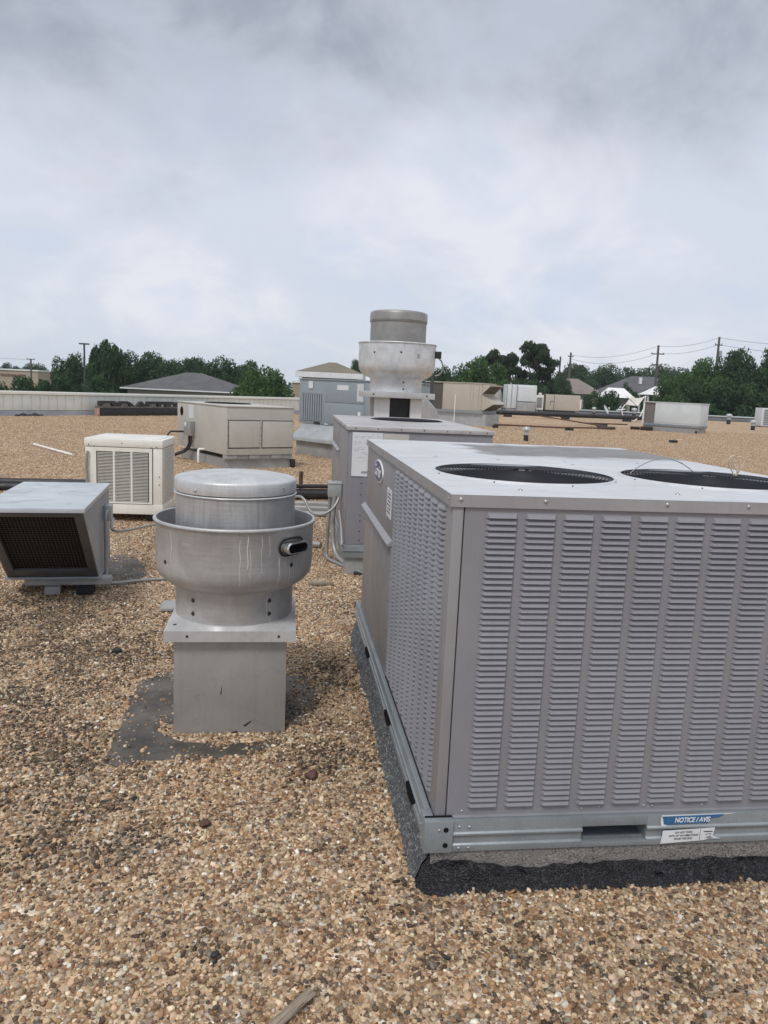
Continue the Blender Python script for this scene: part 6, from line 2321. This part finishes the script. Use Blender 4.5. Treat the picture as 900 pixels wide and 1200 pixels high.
TREES = [
    ('broad', -94.0, 190, 8.5, 7.3, 'distant round tree behind the tan building at the far left'),
    ('broad', -86.4, 188, 8.9, 9.3, 'distant low tree behind the far crossarm pole'),
    ('broad', -39.22, 95, 9.3, 5.2, 'round topped dark tree just left of the lamp post'),
    ('shrub', -29.6, 62, 6.6, 4.6, 'dense green bush above the parapet at the far left'),
    ('shrub', -27.6, 64, 6.9, 4.4, 'large dense green bush in front of the tan building, middle of three'),
    ('shrub', -26.2, 68, 6.8, 5.0, 'dense green bush just left of the lamp post foot'),
    ('tall', -33.91, 92, 10.5, 5.2, 'tallest dark tree right of the lamp post'),
    ('broad', -41.8, 110, 8.6, 6.5, 'dark tree behind the lamp post'),
    ('broad', -33.13, 98, 9.3, 7.6, 'dark tree right of the tallest one, above the old sign letters'),
    ('broad', -31.34, 102, 9.8, 7.6, 'dark tree behind the left end of the dark hip roof'),
    ('broad', -27.1, 98, 9.3, 7.4, 'dark tree above the peak of the dark hip roof'),
    ('broad', -24.57, 100, 9.1, 7.8, 'dark tree behind the right slope of the dark hip roof'),
    ('broad', -21.07, 98, 9.2, 8.0, 'dark tree between the dark roof and the lighter green tree'),
    ('broad', -18.9, 104, 9.3, 6.4, 'dark tree peeping over the lighter green tree on the left'),
    ('light', -9.59, 60, 7.6, 5.6, 'lighter green bushy tree left of the blue grey unit'),
    ('broad', -6.11, 130, 10.8, 4.2, 'distant dark tree beside the brown hip roof'),
    ('broad', 7.4, 110, 9.6, 6.4, 'low dark tree right of the tall exhaust fan'),
    ('light', 10.2, 88, 10.7, 8.0, 'broad lighter green tree above the tan unit with hoods'),
    ('pine', 13.7, 105, 12.3, 4.8, 'loose topped pine, left of the three'),
    ('pine', 16.7, 108, 12.1, 5.0, 'loose topped pine, middle of the three'),
    ('pine', 19.58, 104, 13.4, 6.8, 'tallest pine, right of the three'),
    ('shrub', 15.93, 92, 9.0, 9.0, 'dark wide bush under the pines, behind the pale grey unit'),
    ('shrub', 28.16, 130, 10.6, 6.4, 'dark bush behind the pair of poles'),
    ('broad', 44.5, 190, 14.2, 13, 'far hazy tree behind the tan brown roof'),
    ('broad', 55.71, 200, 14.6, 15, 'far hazy tree in the middle of the distant ridge'),
    ('broad', 66.09, 210, 15.0, 16, 'far hazy tree behind the tall power pole'),
    ('broad', 82.32, 230, 17.4, 23, 'widest far hazy tree right of the tall power pole'),
    ('shrub', 23.59, 86, 7.9, 5.0, 'green bush behind the satellite dishes'),
    ('shrub', 34.3, 112, 8.9, 4.6, 'green bush between the white shed and the gazebo'),
    ('shrub', 21.61, 84, 7.1, 3.4, 'small green bush behind the right end of the far tan unit'),
    ('shrub', 27.4, 96, 7.2, 5.0, 'green bush in front of the white shed'),
    ('broad', 25.4, 116, 9.3, 5.0, 'green tree covering the left end of the tan brown roof'),
    ('shrub', 47.5, 140, 8.8, 8.0, 'wide green bush in front of the wide dark roof'),
    ('light', 34.0, 92, 10.3, 6.4, 'lighter green tree at the left end of the right hand tree row'),
    ('light', 38.3, 94, 11.6, 6.6, 'lighter green tree under the transformer pole'),
    ('broad', 42.3, 95, 12.6, 7.4, 'tall dark tree right of the transformer pole'),
    ('broad', 44.9, 92, 12.8, 7.0, 'dark tree cut by the right edge of the view'),
    ('broad', 50.91, 96, 13.2, 7.5, 'dark tree just outside the right edge'),
    ('shrub', 34.9, 88, 8.9, 7.4, 'dark undergrowth below the lighter trees at the right'),
    ('shrub', 39.5, 88, 9.6, 8.4, 'dark undergrowth below the tall dark tree at the right'),
    ('shrub', 44.5, 87, 9.2, 8.0, 'dark undergrowth at the right edge above the condensing unit'),
]
for i, (kind, x, y, h_, w_, lab) in enumerate(TREES):
    me, tm = VAR[kind][i % len(VAR[kind])]
    t = thing('pine_tree' if kind == 'pine' else ('shrub' if kind == 'shrub' else 'tree'), lab, 'bush' if kind == 'shrub' else 'tree', (x, y, -5.02), (i * 2.399) % 6.283, 'trees and bushes beyond the roof')
    t.scale = (w_ / 2 * 1.06, w_ / 2 * 1.06, h_ * 1.01)
    link('crown', me, t)
    link('trunk', tm, t)
# distant unbroken wood that closes the horizon
def far_wood():
    rg = np.random.default_rng(77)
    V = []
    for i in range(2600):
        a = rg.uniform(-0.95, 0.95)
        d = rg.uniform(240, 330)
        x, y = d * math.sin(a), d * math.cos(a)
        z = -5 + rg.uniform(0, 1) ** 0.6 * ((7.2 if a < 0 else 13.0) + 0.9 * math.sin(a * 17) + 0.9 * math.sin(a * 41 + 1))
        n_ = 9
        for q in range(n_):
            c = np.array([x, y, z]) + rg.normal(0, 1.2, 3) * np.array([1.2, 1.2, 0.6])
            t1 = rg.normal(size=3)
            t2 = rg.normal(size=3)
            t1 /= np.linalg.norm(t1)
            t2 /= np.linalg.norm(t2)
            s_ = rg.uniform(0.5, 1.0)
            V += [c - t1 * s_, c + t2 * s_ * 0.6, c + t1 * s_, c - t2 * s_ * 0.6]
    mb_ = MB()
    mb_.add(V, [(4 * i, 4 * i + 1, 4 * i + 2, 4 * i + 3) for i in range(len(V) // 4)])
    o = part('distant_wood', mb_, M_leaf, None, kind='stuff', fix=False)
    o['label'] = 'far off line of woods along the horizon'


far_wood()

# ------------------------------------------------------------------ thin summer haze
mb = MB()
mb.box(-540, 540, -280, 540, -6.2, 14.5)
hz_m, k = new_mat('haze_air')
pvn = k.n('ShaderNodeVolumePrincipled')
pvn.inputs['Color'].default_value = (0.86, 0.92, 1.0, 1)
pvn.inputs['Density'].default_value = 0.0003
pvn.inputs['Anisotropy'].default_value = 0.2
k.t.links.new(pvn.outputs[0], k.n('ShaderNodeOutputMaterial').inputs['Volume'])
part('haze', mb, hz_m, None, kind='stuff')
print('stones', NSTONES, 'objects', len(bpy.data.objects))
